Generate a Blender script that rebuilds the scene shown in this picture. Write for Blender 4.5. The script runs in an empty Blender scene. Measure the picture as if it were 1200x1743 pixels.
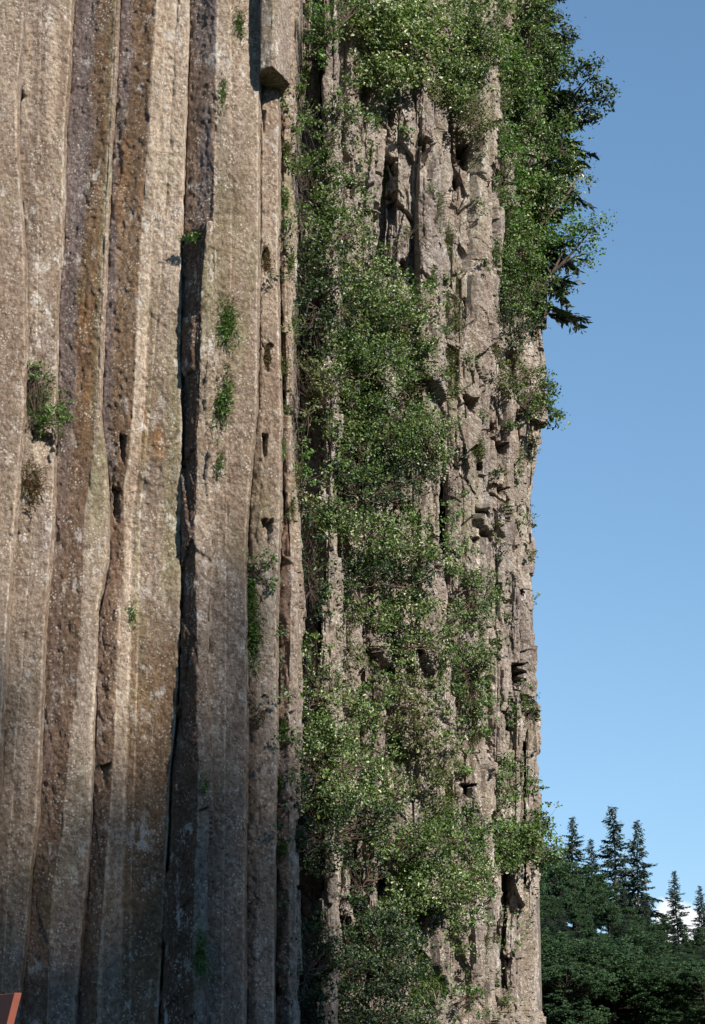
import bpy, math, random
import numpy as np

# ------------------------------------------------------------------ camera, sky, sun, exposure
F = 3000.0; CX, CY = 600.0, 871.5; PITCH = math.radians(15.0); EYE = 1.6
CT, ST = math.cos(PITCH), math.sin(PITCH)
SUN_EL, SUN_AZ = math.radians(36), math.radians(46)      # azimuth: from behind the camera towards the right
SUN = (math.cos(SUN_EL)*math.sin(SUN_AZ), -math.cos(SUN_EL)*math.cos(SUN_AZ), math.sin(SUN_EL))
scene = bpy.context.scene
col = scene.collection

cam_d = bpy.data.cameras.new('camera'); cam = bpy.data.objects.new('camera', cam_d); col.objects.link(cam)
cam_d.sensor_fit = 'VERTICAL'; cam_d.sensor_height = 36.0; cam_d.lens = 36.0*F/1743.0
cam_d.clip_end = 5000; cam_d.clip_start = 0.1
cam.location = (0, 0, EYE); cam.rotation_euler = (math.pi/2 + PITCH, 0, 0)
scene.camera = cam

world = bpy.data.worlds.new('World'); scene.world = world; world.use_nodes = True
wt = world.node_tree; wt.nodes.clear()
def wn(t, **k):
    n = wt.nodes.new(t)
    for a, b in k.items(): setattr(n, a, b)
    return n
sky = wn('ShaderNodeTexSky', sky_type='NISHITA', sun_disc=False, sun_elevation=SUN_EL,
         sun_rotation=math.radians(180-math.degrees(SUN_AZ)), air_density=1.0, dust_density=0.0, ozone_density=1.5, altitude=300)
bg = wn('ShaderNodeBackground'); wo = wn('ShaderNodeOutputWorld'); bg.inputs[1].default_value = 0.084
tc = wn('ShaderNodeTexCoord')
# a small bank of white cloud low above the valley, far behind the forest
vs = wn('ShaderNodeVectorMath', operation='DISTANCE'); vs.inputs[1].default_value = (0.186, 0.982, 0.022)
wt.links.new(tc.outputs['Generated'], vs.inputs[0])
nz = wn('ShaderNodeTexNoise'); nz.inputs['Scale'].default_value = 45; nz.inputs['Detail'].default_value = 6
wt.links.new(tc.outputs['Generated'], nz.inputs['Vector'])
m1 = wn('ShaderNodeMath', operation='MULTIPLY_ADD'); m1.inputs[1].default_value = -34.0; m1.inputs[2].default_value = 0.78
wt.links.new(vs.outputs['Value'], m1.inputs[0])
m2 = wn('ShaderNodeMath', operation='MULTIPLY_ADD'); m2.inputs[1].default_value = 1.2
wt.links.new(nz.outputs['Fac'], m2.inputs[0]); wt.links.new(m1.outputs[0], m2.inputs[2])
mr = wn('ShaderNodeMapRange'); mr.inputs[1].default_value = 0.55; mr.inputs[2].default_value = 0.8
wt.links.new(m2.outputs[0], mr.inputs[0])
mx = wn('ShaderNodeMixRGB'); mx.inputs['Color2'].default_value = (7.0, 7.0, 7.3, 1)
wt.links.new(mr.outputs[0], mx.inputs['Fac']); sm = wn('ShaderNodeMapping'); sm.inputs['Location'].default_value = (0, 0, .14); sm.inputs['Scale'].default_value = (1, 1, .62); wt.links.new(tc.outputs['Generated'], sm.inputs['Vector']); wt.links.new(sm.outputs[0], sky.inputs['Vector']); hs = wn('ShaderNodeHueSaturation'); hs.inputs["Saturation"].default_value = 1.10; hs.inputs['Hue'].default_value = 0.494; wt.links.new(sky.outputs[0], hs.inputs['Color']); wt.links.new(hs.outputs[0], mx.inputs['Color1'])
wt.links.new(mx.outputs[0], bg.inputs[0]); wt.links.new(bg.outputs[0], wo.inputs[0])

sun_d = bpy.data.lights.new('sun', 'SUN'); sun_d.energy = 5.0; sun_d.angle = math.radians(0.53); sun_d.color = (1.0, 0.925, 0.83)
sun = bpy.data.objects.new('sun', sun_d); col.objects.link(sun)
from mathutils import Vector
sun.rotation_euler = Vector(SUN).to_track_quat('Z', 'Y').to_euler(); sun.location = (40, -40, 60)
vsn = scene.view_settings; vsn.view_transform = 'Standard'; vsn.look = 'None'; vsn.exposure = 1.0; vsn.gamma = 1.0
vsn.use_curve_mapping = False
scene.cycles.max_bounces = 6; scene.cycles.transparent_max_bounces = 4

# ------------------------------------------------------------------ numpy helpers
def at(px, py, D):
    """point on the ray of a photo pixel at horizontal distance D (arrays allowed)"""
    u = px - CX; v = CY - py
    yy = F*CT - v*ST
    return u/yy*D, D + 0*u, EYE + (F*ST + v*CT)/yy*D
def kx(px, py): return (px - CX)/(F*CT - (CY - py)*ST)
def zat(py, D): v = CY - py; return EYE + (F*ST + v*CT)/(F*CT - v*ST)*D
def ppm(D): return F/D          # photo pixels per metre, roughly

def h3(ix, iy, iz, seed):
    h = (ix.astype(np.int64)*73856093) ^ (iy.astype(np.int64)*19349663) ^ (iz.astype(np.int64)*83492791) ^ (seed*2654435761)
    h &= 0xffffffff
    h = ((h ^ (h >> 16))*0x45d9f3b) & 0xffffffff
    h = ((h ^ (h >> 16))*0x45d9f3b) & 0xffffffff
    h ^= h >> 16
    return (h & 0xffffff)/float(0xffffff)
def vnoise(x, y, z, seed=0):
    ix, iy, iz = np.floor(x), np.floor(y), np.floor(z)
    fx, fy, fz = x-ix, y-iy, z-iz
    fx = fx*fx*(3-2*fx); fy = fy*fy*(3-2*fy); fz = fz*fz*(3-2*fz)
    r = 0
    for a in (0, 1):
        for b in (0, 1):
            for c in (0, 1):
                w = (fx if a else 1-fx)*(fy if b else 1-fy)*(fz if c else 1-fz)
                r = r + w*h3(ix+a, iy+b, iz+c, seed)
    return r*2-1
def fbm(x, y, z, seed=0, octv=4, gain=0.5):
    s = 0; a = 1.0; t = 0
    for o in range(octv):
        f = 2.03**o
        s = s + a*vnoise(x*f+o*7.3, y*f+o*3.1, z*f+o*5.7, seed+o); t += a; a *= gain
    return s/t
def facets(x, y, z, seed=0):
    """angular blocks: per Voronoi cell a height and a tilt; also returns distance to the border"""
    ix, iy, iz = np.floor(x), np.floor(y), np.floor(z)
    d1 = np.full(x.shape, 9.0); d2 = np.full(x.shape, 9.0); hv = np.zeros(x.shape)
    for a in (-1, 0, 1):
        for b in (-1, 0, 1):
            for c in (-1, 0, 1):
                cx, cy, cz = ix+a, iy+b, iz+c
                px = cx+h3(cx, cy, cz, seed+1); py = cy+h3(cx, cy, cz, seed+2); pz = cz+h3(cx, cy, cz, seed+3)
                dx, dy, dz = x-px, y-py, z-pz
                d = np.sqrt(dx*dx+dy*dy+dz*dz)
                h = (h3(cx, cy, cz, seed+4)*2-1) + 0.9*((h3(cx, cy, cz, seed+5)*2-1)*dx + (h3(cx, cy, cz, seed+6)*2-1)*dy + (h3(cx, cy, cz, seed+7)*2-1)*dz)
                new = d < d1
                d2 = np.where(new, d1, np.minimum(d2, d)); hv = np.where(new, h, hv); d1 = np.minimum(d1, d)
    return hv, d2-d1
def sstep(a, b, x):
    t = np.clip((x-a)/(b-a), 0, 1); return t*t*(3-2*t)

def mesh_from(name, V, quads=None, polys=None, mat=None, smooth=False, colors=None):
    me = bpy.data.meshes.new(name)
    V = np.asarray(V, dtype=np.float32)
    loops = []; sizes = []
    if quads is not None and len(quads):
        q = np.asarray(quads, dtype=np.int32); loops.append(q.ravel()); sizes.append(np.full(len(q), q.shape[1], dtype=np.int32))
    for p in (polys or []):
        loops.append(np.asarray(p, dtype=np.int32)); sizes.append(np.array([len(p)], dtype=np.int32))
    L = np.concatenate(loops); S = np.concatenate(sizes)
    st = np.concatenate([[0], np.cumsum(S)[:-1]]).astype(np.int32)
    me.vertices.add(len(V)); me.vertices.foreach_set('co', V.ravel())
    me.loops.add(len(L)); me.loops.foreach_set('vertex_index', L)
    me.polygons.add(len(S)); me.polygons.foreach_set('loop_start', st)
    me.polygons.foreach_set('use_smooth', np.full(len(S), bool(smooth)))
    me.update(calc_edges=True)
    if colors is not None:
        ca = me.color_attributes.new('tint', 'FLOAT_COLOR', 'POINT')
        c4 = np.ones((len(V), 4), dtype=np.float32); c4[:, :3] = colors
        ca.data.foreach_set('color', c4.ravel())
    if mat: me.materials.append(mat)
    return me
def link(name, me, parent=None, loc=None):
    o = bpy.data.objects.new(name, me); col.objects.link(o)
    if parent is not None: o.parent = parent
    if loc is not None: o.location = loc
    return o
def empty(name, loc, label=None, cat=None, group=None, kind=None):
    o = bpy.data.objects.new(name, None); col.objects.link(o); o.location = loc
    return tag(o, label, cat, group, kind)
def tag(o, label=None, cat=None, group=None, kind=None):
    if label: o['label'] = label
    if cat: o['category'] = cat
    if group: o['group'] = group
    if kind: o['kind'] = kind
    return o

# ------------------------------------------------------------------ materials
class Mat:
    def __init__(s, name):
        s.m = bpy.data.materials.new(name); s.m.use_nodes = True; s.t = s.m.node_tree; s.t.nodes.clear()
        s.out = s.n('ShaderNodeOutputMaterial'); s.tc = s.n('ShaderNodeTexCoord')
    def n(s, t, **k):
        n = s.t.nodes.new(t)
        for a, b in k.items(): setattr(n, a, b)
        return n
    def l(s, a, b): s.t.links.new(a, b)
    def coord(s, sc):
        mp = s.n('ShaderNodeMapping'); mp.inputs['Scale'].default_value = sc; s.l(s.tc.outputs['Object'], mp.inputs['Vector']); return mp.outputs[0]
    def noise(s, scale, detail=4, rough=0.55, sc=(1, 1, 1)):
        n = s.n('ShaderNodeTexNoise'); n.inputs['Scale'].default_value = scale; n.inputs['Detail'].default_value = detail
        n.inputs['Roughness'].default_value = rough; s.l(s.coord(sc), n.inputs['Vector']); return n.outputs['Fac']
    def vor(s, scale, sc=(1, 1, 1), feature='F1'):
        n = s.n('ShaderNodeTexVoronoi', feature=feature); n.inputs['Scale'].default_value = scale; s.l(s.coord(sc), n.inputs['Vector']); return n.outputs['Distance']
    def rng(s, v, a, b, c=0.0, d=1.0):
        n = s.n('ShaderNodeMapRange'); s.l(v, n.inputs[0])
        for i, q in enumerate((a, b, c, d)): n.inputs[i+1].default_value = q
        return n.outputs[0]
    def math(s, op, a, b):
        n = s.n('ShaderNodeMath', operation=op)
        for i, q in enumerate((a, b)):
            if isinstance(q, (int, float)): n.inputs[i].default_value = q
            else: s.l(q, n.inputs[i])
        return n.outputs[0]
    def mix(s, fac, a, b, mode='MIX'):
        n = s.n('ShaderNodeMixRGB', blend_type=mode)
        for i, q in enumerate((fac, a, b)):
            if isinstance(q, tuple): n.inputs[i].default_value = q + (1,) if len(q) == 3 else q
            elif isinstance(q, (int, float)): n.inputs[i].default_value = q
            else: s.l(q, n.inputs[i])
        return n.outputs[0]

def rock_material():
    M = Mat('basalt')
    at_ = M.n('ShaderNodeAttribute', attribute_name='tint'); c = at_.outputs['Color']
    # broad weathering, vertical water streaks, then mottling
    c = M.mix(M.rng(M.noise(1.3, 6, .62, (1, 1, .22)), .40, .62), M.mix(1.0, c, (.72, .68, .66), 'MULTIPLY'), c)
    c = M.mix(M.rng(M.noise(7, 5, .65, (1, 1, .10)), .42, .58), M.mix(1.0, c, (.88, .85, .82), 'MULTIPLY'), c)
    c = M.mix(M.rng(M.noise(17, 6, 0.7, (1, 1, .75)), .41, .58), M.mix(1.0, c, (.60, .53, .49), 'MULTIPLY'), c)
    # shade inside small pits of the crust, put into the colour
    c = M.mix(M.math('MULTIPLY', M.rng(M.noise(30, 4, .7, (1, 1, .7)), .58, .65), M.rng(M.noise(2.6, 3), .42, .6)), c, (.085, .06, .05))
    # pale crusty lichen in patches of very different size
    patch = M.rng(M.noise(1.1, 5, .6), .46, .62)
    g1 = M.math('MULTIPLY', M.rng(M.vor(24), .38, .24), M.rng(M.noise(3.5, 6, .75), .46, .60))
    c = M.mix(M.math('MULTIPLY', g1, .72), c, (.60, .56, .49))
    b1 = M.math('MULTIPLY', M.rng(M.noise(6, 8, 0.75, (1, 1, .6)), .54, .60), patch)
    c = M.mix(M.math('MULTIPLY', b1, .75), c, (.60, .565, .52))
    # olive and yellowish lichen film
    o1 = M.math('MULTIPLY', M.rng(M.noise(1.6, 5, .6, (1, 1, .35)), .54, .72), M.rng(M.noise(26, 3), .4, .6))
    c = M.mix(M.math('MULTIPLY', o1, .55), c, (.20, .19, .075))
    r1 = M.rng(M.noise(17, 4, .6, (1, 1, .5)), .64, .74)
    c = M.mix(M.math('MULTIPLY', r1, .4), c, (.30, .15, .075))
    p = M.n('ShaderNodeBsdfPrincipled'); M.l(c, p.inputs['Base Color']); p.inputs['Roughness'].default_value = .88
    p.inputs['Specular IOR Level'].default_value = .25
    # relief: pits and grains
    h = M.math('MULTIPLY', M.noise(14, 8, .74, (1, 1, .85)), 1.9)
    pit = M.rng(M.vor(16, (1, 1, .8), 'SMOOTH_F1'), .0, .45)
    h = M.math('ADD', h, M.math('MULTIPLY', pit, .35))
    h = M.math('ADD', h, M.math('MULTIPLY', M.noise(60, 3, .6), .35))
    b = M.n('ShaderNodeBump'); b.inputs['Strength'].default_value = 1.0; b.inputs['Distance'].default_value = .045
    M.l(h, b.inputs['Height']); M.l(b.outputs[0], p.inputs['Normal']); M.l(p.outputs[0], M.out.inputs[0])
    return M.m
ROCK = rock_material()

def leaf_material(name, stops, trans=.35, rough=.45, patchy=0.0, spec=.5):
    """stops: list of (position, colour) picked per leaf"""
    M = Mat(name)
    g = M.n('ShaderNodeNewGeometry'); r = M.n('ShaderNodeValToRGB')
    cr = r.color_ramp; cr.interpolation = 'CONSTANT' if len(stops) > 3 else 'LINEAR'
    while len(cr.elements) < len(stops): cr.elements.new(.5)
    for e, (p_, c_) in zip(cr.elements, stops): e.position = p_; e.color = c_ + (1,)
    M.l(g.outputs['Random Per Island'], r.inputs[0])
    c = r.outputs[0]
    c = M.mix(M.rng(M.noise(2.2, 2), .35, .65), M.mix(1.0, c, (.72, .80, .75), 'MULTIPLY'), c)
    p = M.n('ShaderNodeBsdfPrincipled'); M.l(c, p.inputs['Base Color']); p.inputs['Roughness'].default_value = rough
    p.inputs['Specular IOR Level'].default_value = spec
    t = M.n('ShaderNodeBsdfTranslucent'); M.l(M.mix(1.0, c, (1.0, 1.0, .45), 'MULTIPLY'), t.inputs[0])
    s = M.n('ShaderNodeMixShader'); s.inputs[0].default_value = trans
    M.l(p.outputs[0], s.inputs[1]); M.l(t.outputs[0], s.inputs[2]); M.l(s.outputs[0], M.out.inputs[0])
    return M.m
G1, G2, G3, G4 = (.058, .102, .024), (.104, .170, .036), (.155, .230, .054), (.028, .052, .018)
GLINT, GLINT2 = (.60, .60, .42), (.36, .40, .20)  # cream tones: sun glints on glossy leaves, painted as leaf colour
LEAF = {
 'cream': leaf_material('leaf_glints', [(0, G4), (.16, G1), (.42, G2), (.68, G3), (.86, GLINT2), (.94, GLINT)]),
 'pale': leaf_material('leaf_pale', [(0, G1), (.2, G2), (.45, G3), (.62, (.22, .30, .12)), (.76, GLINT2), (.88, GLINT)]),
 'green': leaf_material('leaf_green', [(0, G4), (.2, G1), (.5, G2), (.78, G3), (.93, (.16, .26, .07)), (.985, GLINT2)]),
 'fresh': leaf_material('leaf_fresh', [(0, G1), (.2, G2), (.5, (.085, .20, .035)), (.8, (.12, .26, .045)), (.96, GLINT2)]),
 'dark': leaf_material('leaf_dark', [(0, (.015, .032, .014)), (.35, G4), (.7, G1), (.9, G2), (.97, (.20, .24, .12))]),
 'olive': leaf_material('leaf_olive', [(0, (.07, .085, .025)), (.4, (.12, .14, .045)), (.75, (.17, .19, .07)), (1, (.24, .22, .11))]),
 'tuft': leaf_material('blade_green', [(0, (.06, .12, .025)), (.45, (.11, .18, .045)), (.8, (.20, .25, .08)), (1, (.30, .28, .14))]),
 'brown': leaf_material('blade_brown', [(0, (.10, .055, .035)), (.5, (.18, .11, .06)), (1, (.12, .14, .05))]),
 'needle': leaf_material('needle', [(0, (.010, .022, .014)), (.5, (.018, .038, .022)), (1, (.030, .055, .028))], trans=.15, rough=.6),
 'wood_leaf': leaf_material('wood_leaf', [(0, (.018, .040, .020)), (.5, (.036, .074, .032)), (1, (.070, .120, .048))], trans=.25, rough=.6, spec=.2),
}
def simple(name, c, rough=.8, var=.3, scale=8, bump=.01, c2=None):
    M = Mat(name); n = M.noise(scale, 5)
    cc = M.mix(M.rng(n, .35, .65), tuple(x*(1-var) for x in c), c2 or c)
    p = M.n('ShaderNodeBsdfPrincipled'); M.l(cc, p.inputs['Base Color']); p.inputs['Roughness'].default_value = rough
    if rough > .92: p.inputs['Specular IOR Level'].default_value = 0.0
    b = M.n('ShaderNodeBump'); b.inputs['Distance'].default_value = bump; M.l(n, b.inputs['Height']); M.l(b.outputs[0], p.inputs['Normal'])
    M.l(p.outputs[0], M.out.inputs[0]); return M.m
BARK = simple('bark', (.10, .070, .050), .9, .5, 14, .02)
WOODTWIG = simple('wood_twig', (.040, .032, .026), .95, .3, 10, .01)
TWIG = simple('twig', (.085, .050, .036), .85, .4, 20, .003)
PALEBARK = simple('pale_bark', (.34, .31, .27), .8, .35, 12, .006)
GROUND = simple('forest_floor', (.055, .050, .030), .95, .4, .6, .1, (.045, .065, .025))
REDPAINT = simple('red_paint', (.27, .085, .055), .8, .25, 18, .002, (.23, .062, .040))
HILL = simple('hill_cover', (.014, .024, .012), .95, .5, .25, .3)

# ------------------------------------------------------------------ the cliff
rowstep = 1.55
Y0, Y1 = -330.0, 1850.0
YS = np.arange(Y0, Y1, rowstep)
def E(*pts):
    ys = [p[0] for p in pts]; xs = [p[1] for p in pts]
    s0 = (xs[1]-xs[0])/(ys[1]-ys[0]) if len(xs) > 1 else 0; s1 = (xs[-1]-xs[-2])/(ys[-1]-ys[-2]) if len(xs) > 1 else 0
    s0 = max(-.12, min(.12, s0)); s1 = max(-.12, min(.12, s1))
    ys = [Y0-50]+ys+[Y1+50]; xs = [xs[0]+s0*(Y0-50-ys[1])]+xs+[xs[-1]+s1*(Y1+50-ys[-2])]
    return lambda y: np.interp(y, ys, xs)

CLIFF_LOC = (-1.0, 24.0, 0.0)
cliff = empty('cliff', CLIFF_LOC, 'tall grey brown cliff of upright basalt columns with shrubs on its ledges', 'cliff', kind='structure')
WALL = []     # (px function of last edge, depth rows) for placing plants
class Chain: pass
ch = Chain(); ch.D = None

def column(edges, angs, D0, ys=YS, step=.25, rough=.012, block=0.0, bsz=.42, seed=1, flat=False, tints=None, back=1.3, wob=1.0,
           notches=(), label=None, du=1.6, name='basalt_column', chip=.03, pock=0.0):
    """one column: facets between successive edge lines, a step back on its right, a plain back, caps on top and bottom"""
    ne = len(edges); R = len(ys)
    px = [e(ys) for e in edges]
    for i in range(ne):      # chipped, slightly wandering edges
        px[i] = px[i] + wob*(1.0*fbm(ys/70, np.full(R, i*3.1), np.full(R, seed*1.7), seed+i, 4, .6))
    for i in range(1, ne): px[i] = np.maximum(px[i], px[i-1]+1.0)
    D0 = D0 + np.zeros(R); Dref = float(D0.mean()) ; Z = zat(ys, Dref)
    X = [kx(px[0], ys)*D0]; Y = [D0]
    for i in range(1, ne):
        a = math.radians(angs[i-1]); k = kx(px[i], ys)
        t = (k*Y[-1]-X[-1])/(math.cos(a)-k*math.sin(a))
        X.append(X[-1]+t*math.cos(a)); Y.append(Y[-1]+t*math.sin(a))
    gx, gy, gn, gpx, gf, ge = [], [], [], [], [], []
    for i in range(ne-1):
        wpx = float(np.mean(px[i+1]-px[i])); plen = float(np.mean(np.hypot(X[i+1]-X[i], Y[i+1]-Y[i])))*ppm(Dref)
        n = max(3, int(max(wpx, plen*.55)/du))
        a = math.radians(angs[i])
        for j in range(n + (1 if i == ne-2 else 0)):
            f = j/n
            gx.append(X[i]*(1-f)+X[i+1]*f); gy.append(Y[i]*(1-f)+Y[i+1]*f); gn.append((math.sin(a), -math.cos(a)))
            gpx.append(px[i]*(1-f)+px[i+1]*f); gf.append(np.full(R, i+f))
            ge.append(np.minimum(f, 1-f)*plen/ppm(Dref)+np.zeros(R))
    nf = len(gx)
    ns = max(3, int(step*ppm(Dref)/du/2.5))
    for j in range(1, ns+1):  # right flank
        f = j/ns
        gx.append(X[-1]+.04*f*step); gy.append(Y[-1]+step*f); gn.append((1.0, 0.0)); gpx.append(px[-1]); gf.append(np.full(R, ne-1.0)); ge.append(np.full(R, .02+step*f))
    gx = np.array(gx); gy = np.array(gy); gn = np.array(gn); gpx = np.array(gpx); gf = np.array(gf); ge = np.array(ge)
    nn = gn.copy()
    for _ in range(2):
        nn[1:-1] = (nn[:-2]+2*nn[1:-1]+nn[2:])/4
    nn /= np.linalg.norm(nn, axis=1)[:, None]
    zz = np.broadcast_to(Z, gx.shape)
    yy = np.broadcast_to(ys, gx.shape)
    d = rough*(1.4*fbm(gx*2.2, gy*2.2, zz*.9, seed+11, 4, .55) + .9*fbm(gx*9, gy*9, zz*5, seed+12, 4, .65)) + .011*fbm(gx*19, gy*19, zz*15, seed+15, 3, .7)*(.8+.6*vnoise(gx*1.5, gy*1.5, zz*.6, seed+16)) - .010*sstep(.28, .5, fbm(gx*13, gy*13, zz*9, seed+17, 2, .5))
    fv, fb = facets(gx*3.1+9, gy*3.1, zz*1.15, seed+20)
    d = d + rough*(1.6 if block > 0 else .55)*fv*(1 if block > 0 else sstep(0,.10,fb))
    if block > 0:      # broken prismatic blocks: upright strips, each snapped into lengths at its own heights
        sa = np.zeros(len(gx)); sa[1:] = np.cumsum(np.hypot(np.diff(gx.mean(1)), np.diff(gy.mean(1)))); sa = sa[:, None]+0*gx
        for lv, (bw, bh, am) in enumerate(((bsz, 2.5, 1.0), (bsz*.47, 1.05, .46), (bsz*.2, .34, .10))):
            q = sa/bw+(((seed*37) % 10)/10-.5)*.34*(zz-10)*bw+.30*fbm(zz*.35/bh, zz*0+seed, sa*0, seed+31+lv, 3)+seed*.37; si = np.floor(q); fq = q-si
            hs_ = h3(si, si*0+lv, si*0, seed+35); wz = zz/bh*(.7+.6*hs_)+hs_*7+(fq-.5)*(h3(si, si*0+3, si*0, seed+36)-.5)*.7
            zi = np.floor(wz); fz = wz-zi
            o_ = h3(si, zi, si*0+lv, seed+37)*2-1; tz = h3(si, zi, si*0+9, seed+38)*2-1; tx = h3(si, zi, si*0+5, seed+39)*2-1
            d = d + block*am*(o_ + .7*tz*(fz-.5) + .9*tx*(fq-.5) - 1.1*np.abs(fq-.5))
            crack = np.minimum(np.minimum(fq, 1-fq)*bw, np.minimum(fz, 1-fz)*bh*.8)
            d = d - block*am*.6*sstep(.02, .0, crack)*(h3(si, zi, si*0+7, seed+40) > .35)
    if pock > 0:
        pv = fbm(gx*1.3+5, gy*1.3, zz*.8, seed+50, 3, .5); d = d - pock*sstep(.34, .46, pv)
    # chipped arrises, and a joint along the left edge where the neighbour stands
    cn = np.clip(fbm(gx*6, gy*6, zz*3.3, seed+60, 3, .6)-.05, 0, 1)
    d = d - sstep(.10, .0, ge)*(chip*2.4*cn) - sstep(.025, 0, ge)*.006
    first = np.abs(gf) * 1.0
    lw = np.hypot(gx-gx[0], gy-gy[0])
    d = d - sstep(.05, .0, lw)*.035*(.5+.5*fbm(zz*1.5, zz*0, zz*0+seed, seed+70, 3))
    wx = gx + nn[:, 0:1]*d; wy = gy + nn[:, 1:2]*d
    for (cx_, cy_, w_, h_, dep, sl) in notches:     # a block has fallen out below a lip
        lip = cy_ + sl*(gpx-cx_) + 2.0*vnoise(gpx*.25, yy*0, yy*0, int(cy_))
        ww = w_/2*(1+.45*vnoise(yy*.14, yy*0, yy*0+cx_, int(cx_)))*(1-.6*np.clip((yy-lip)/h_, 0, 1))
        m = sstep(ww+1.5, ww-1.5, np.abs(gpx-cx_))*np.where(yy >= lip, np.clip(1-(yy-lip)/h_, 0, 1)**.7, 0)
        wx = wx - m*dep*.25; wy = wy + m*dep
    # colour of stone
    if tints is None: tints = [RK['tan']]*(ne)
    base = np.zeros(gx.shape+(3,))
    tt = [t if not callable(t) else None for t in tints]
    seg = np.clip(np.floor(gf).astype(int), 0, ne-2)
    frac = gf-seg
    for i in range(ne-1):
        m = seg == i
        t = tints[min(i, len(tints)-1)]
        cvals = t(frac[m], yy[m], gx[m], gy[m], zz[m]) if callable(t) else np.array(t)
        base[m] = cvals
    if block == 0:      # pale crust along the arrises
        ed = sstep(.035, .008, ge)*((seg < ne-2) | (frac > .5) | (gf >= ne-1.2))*(gf > .5)*(.6+.5*vnoise(gx*9, gy*9, zz*3, seed+82))
        base = lerp(base, C('pale')*1.3, np.clip(ed, 0, 1))
    base *= (1 + .16*fbm(gx*1.1, gy*1.1, zz*.25, seed+80, 4, .6)[..., None])
    base *= 1+.10*fbm(gx*14, gy*14, zz*3, seed+81, 3)[..., None]
    # build loop: front samples + 2 back points
    bx = np.stack([gx[-1]-.10, gx[0]+.02]); by = np.stack([gy[-1]+back, gy[0]+back])
    AX = np.concatenate([wx, bx]); AY = np.concatenate([wy, by]); AZ = np.broadcast_to(Z, AX.shape)
    CC = np.concatenate([base, base[-1:], base[:1]])
    n = AX.shape[0]
    V = np.stack([AX, AY, AZ], -1).transpose(1, 0, 2).reshape(-1, 3) - np.array(CLIFF_LOC)
    CC = CC.transpose(1, 0, 2).reshape(-1, 3)
    i = np.arange(R-1)[:, None]*n; j = np.arange(n)[None, :]; j2 = (j+1) % n
    q = np.stack([i+j, i+n+j, i+n+j2, i+j2], -1).reshape(-1, 4)
    me = mesh_from(name, V, q, [list(range(n)), list(range((R-1)*n, R*n))[::-1]], ROCK, not flat, np.clip(CC*np.array([1.13, 1.11, 1.05]), 0, 1))
    # keep cap borders and arrises crisp
    fs = np.full(len(me.polygons), not flat); fs[-2:] = False; me.polygons.foreach_set('use_smooth', fs)
    o = link(name, me, cliff)
    if label: o['label'] = label
    return Y[-1]

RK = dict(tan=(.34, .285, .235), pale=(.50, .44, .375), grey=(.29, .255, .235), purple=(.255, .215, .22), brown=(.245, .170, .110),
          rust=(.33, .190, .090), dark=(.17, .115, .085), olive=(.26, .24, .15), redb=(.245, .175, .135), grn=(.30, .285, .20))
def C(k): return np.array(RK[k])
def lerp(a, b, t): return a*(1-t[..., None])+b*t[..., None]
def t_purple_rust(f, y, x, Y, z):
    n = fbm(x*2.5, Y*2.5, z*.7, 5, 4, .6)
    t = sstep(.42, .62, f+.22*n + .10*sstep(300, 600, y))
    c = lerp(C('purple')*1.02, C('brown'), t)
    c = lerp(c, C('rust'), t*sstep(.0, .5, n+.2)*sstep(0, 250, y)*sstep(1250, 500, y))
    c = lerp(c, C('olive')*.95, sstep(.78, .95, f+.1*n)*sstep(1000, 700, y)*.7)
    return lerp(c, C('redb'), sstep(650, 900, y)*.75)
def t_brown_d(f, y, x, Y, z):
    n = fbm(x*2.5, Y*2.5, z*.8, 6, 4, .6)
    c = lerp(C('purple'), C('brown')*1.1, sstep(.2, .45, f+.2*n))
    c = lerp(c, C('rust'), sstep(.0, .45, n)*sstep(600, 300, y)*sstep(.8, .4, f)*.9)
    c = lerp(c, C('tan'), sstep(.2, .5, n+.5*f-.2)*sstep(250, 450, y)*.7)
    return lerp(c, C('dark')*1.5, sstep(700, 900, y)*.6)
def t_bright_d(f, y, x, Y, z):
    n = fbm(x*3, Y*3, z*.8, 7, 4, .6)
    c = lerp(C('pale')*1.1, C('pale')*.85, sstep(0, .3, n))
    return lerp(c, C('tan')*1.15, sstep(700, 1000, y)*.8)
def t_mid_d(f, y, x, Y, z):
    n = fbm(x*3, Y*3, z*.6, 8, 4, .6)
    c = lerp(C('pale')*1.05, C('tan'), sstep(350, 560, y+160*n))
    c = lerp(c, C('grn')*1.1, sstep(.35, .7, f+.2*n)*sstep(480, 700, y)*sstep(1100, 950, y))
    c = lerp(c, C('rust')*1.05, sstep(.5, .2, np.abs(f-.2))*sstep(.15, .3, n+.18)*sstep(600, 680, y)*sstep(800, 760, y))
    return lerp(c, C('brown')*1.15, sstep(980, 1200, y+80*n))
def t_scar(f, y, x, Y, z):
    n = fbm(x*3, Y*3, z*.7, 9, 4, .6)
    return lerp(C('redb')*.95, C('purple')*.8, sstep(.1, .5, n+.3*sstep(200, 0, y)))
def t_b(f, y, x, Y, z):
    n = fbm(x*3, Y*3, z*.7, 10, 4, .6)
    c = lerp(C('tan'), C('grey')*1.1, sstep(0, .5, n))
    return lerp(c, C('pale')*1.1, np.clip(1-((f-.45)/.3)**2, 0, 1)*sstep(-20, 80, y)*sstep(250, 225, y+20*n))
def t_lichen(f, y, x, Y, z):
    n = fbm(x*2, Y*2, z*.5, 12, 4, .6)
    return lerp(lerp(C('tan')*1.05, C('grn'), sstep(.05, .5, n)), C('grey')*1.15, sstep(850, 1050, y+120*n)*.6)
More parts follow.
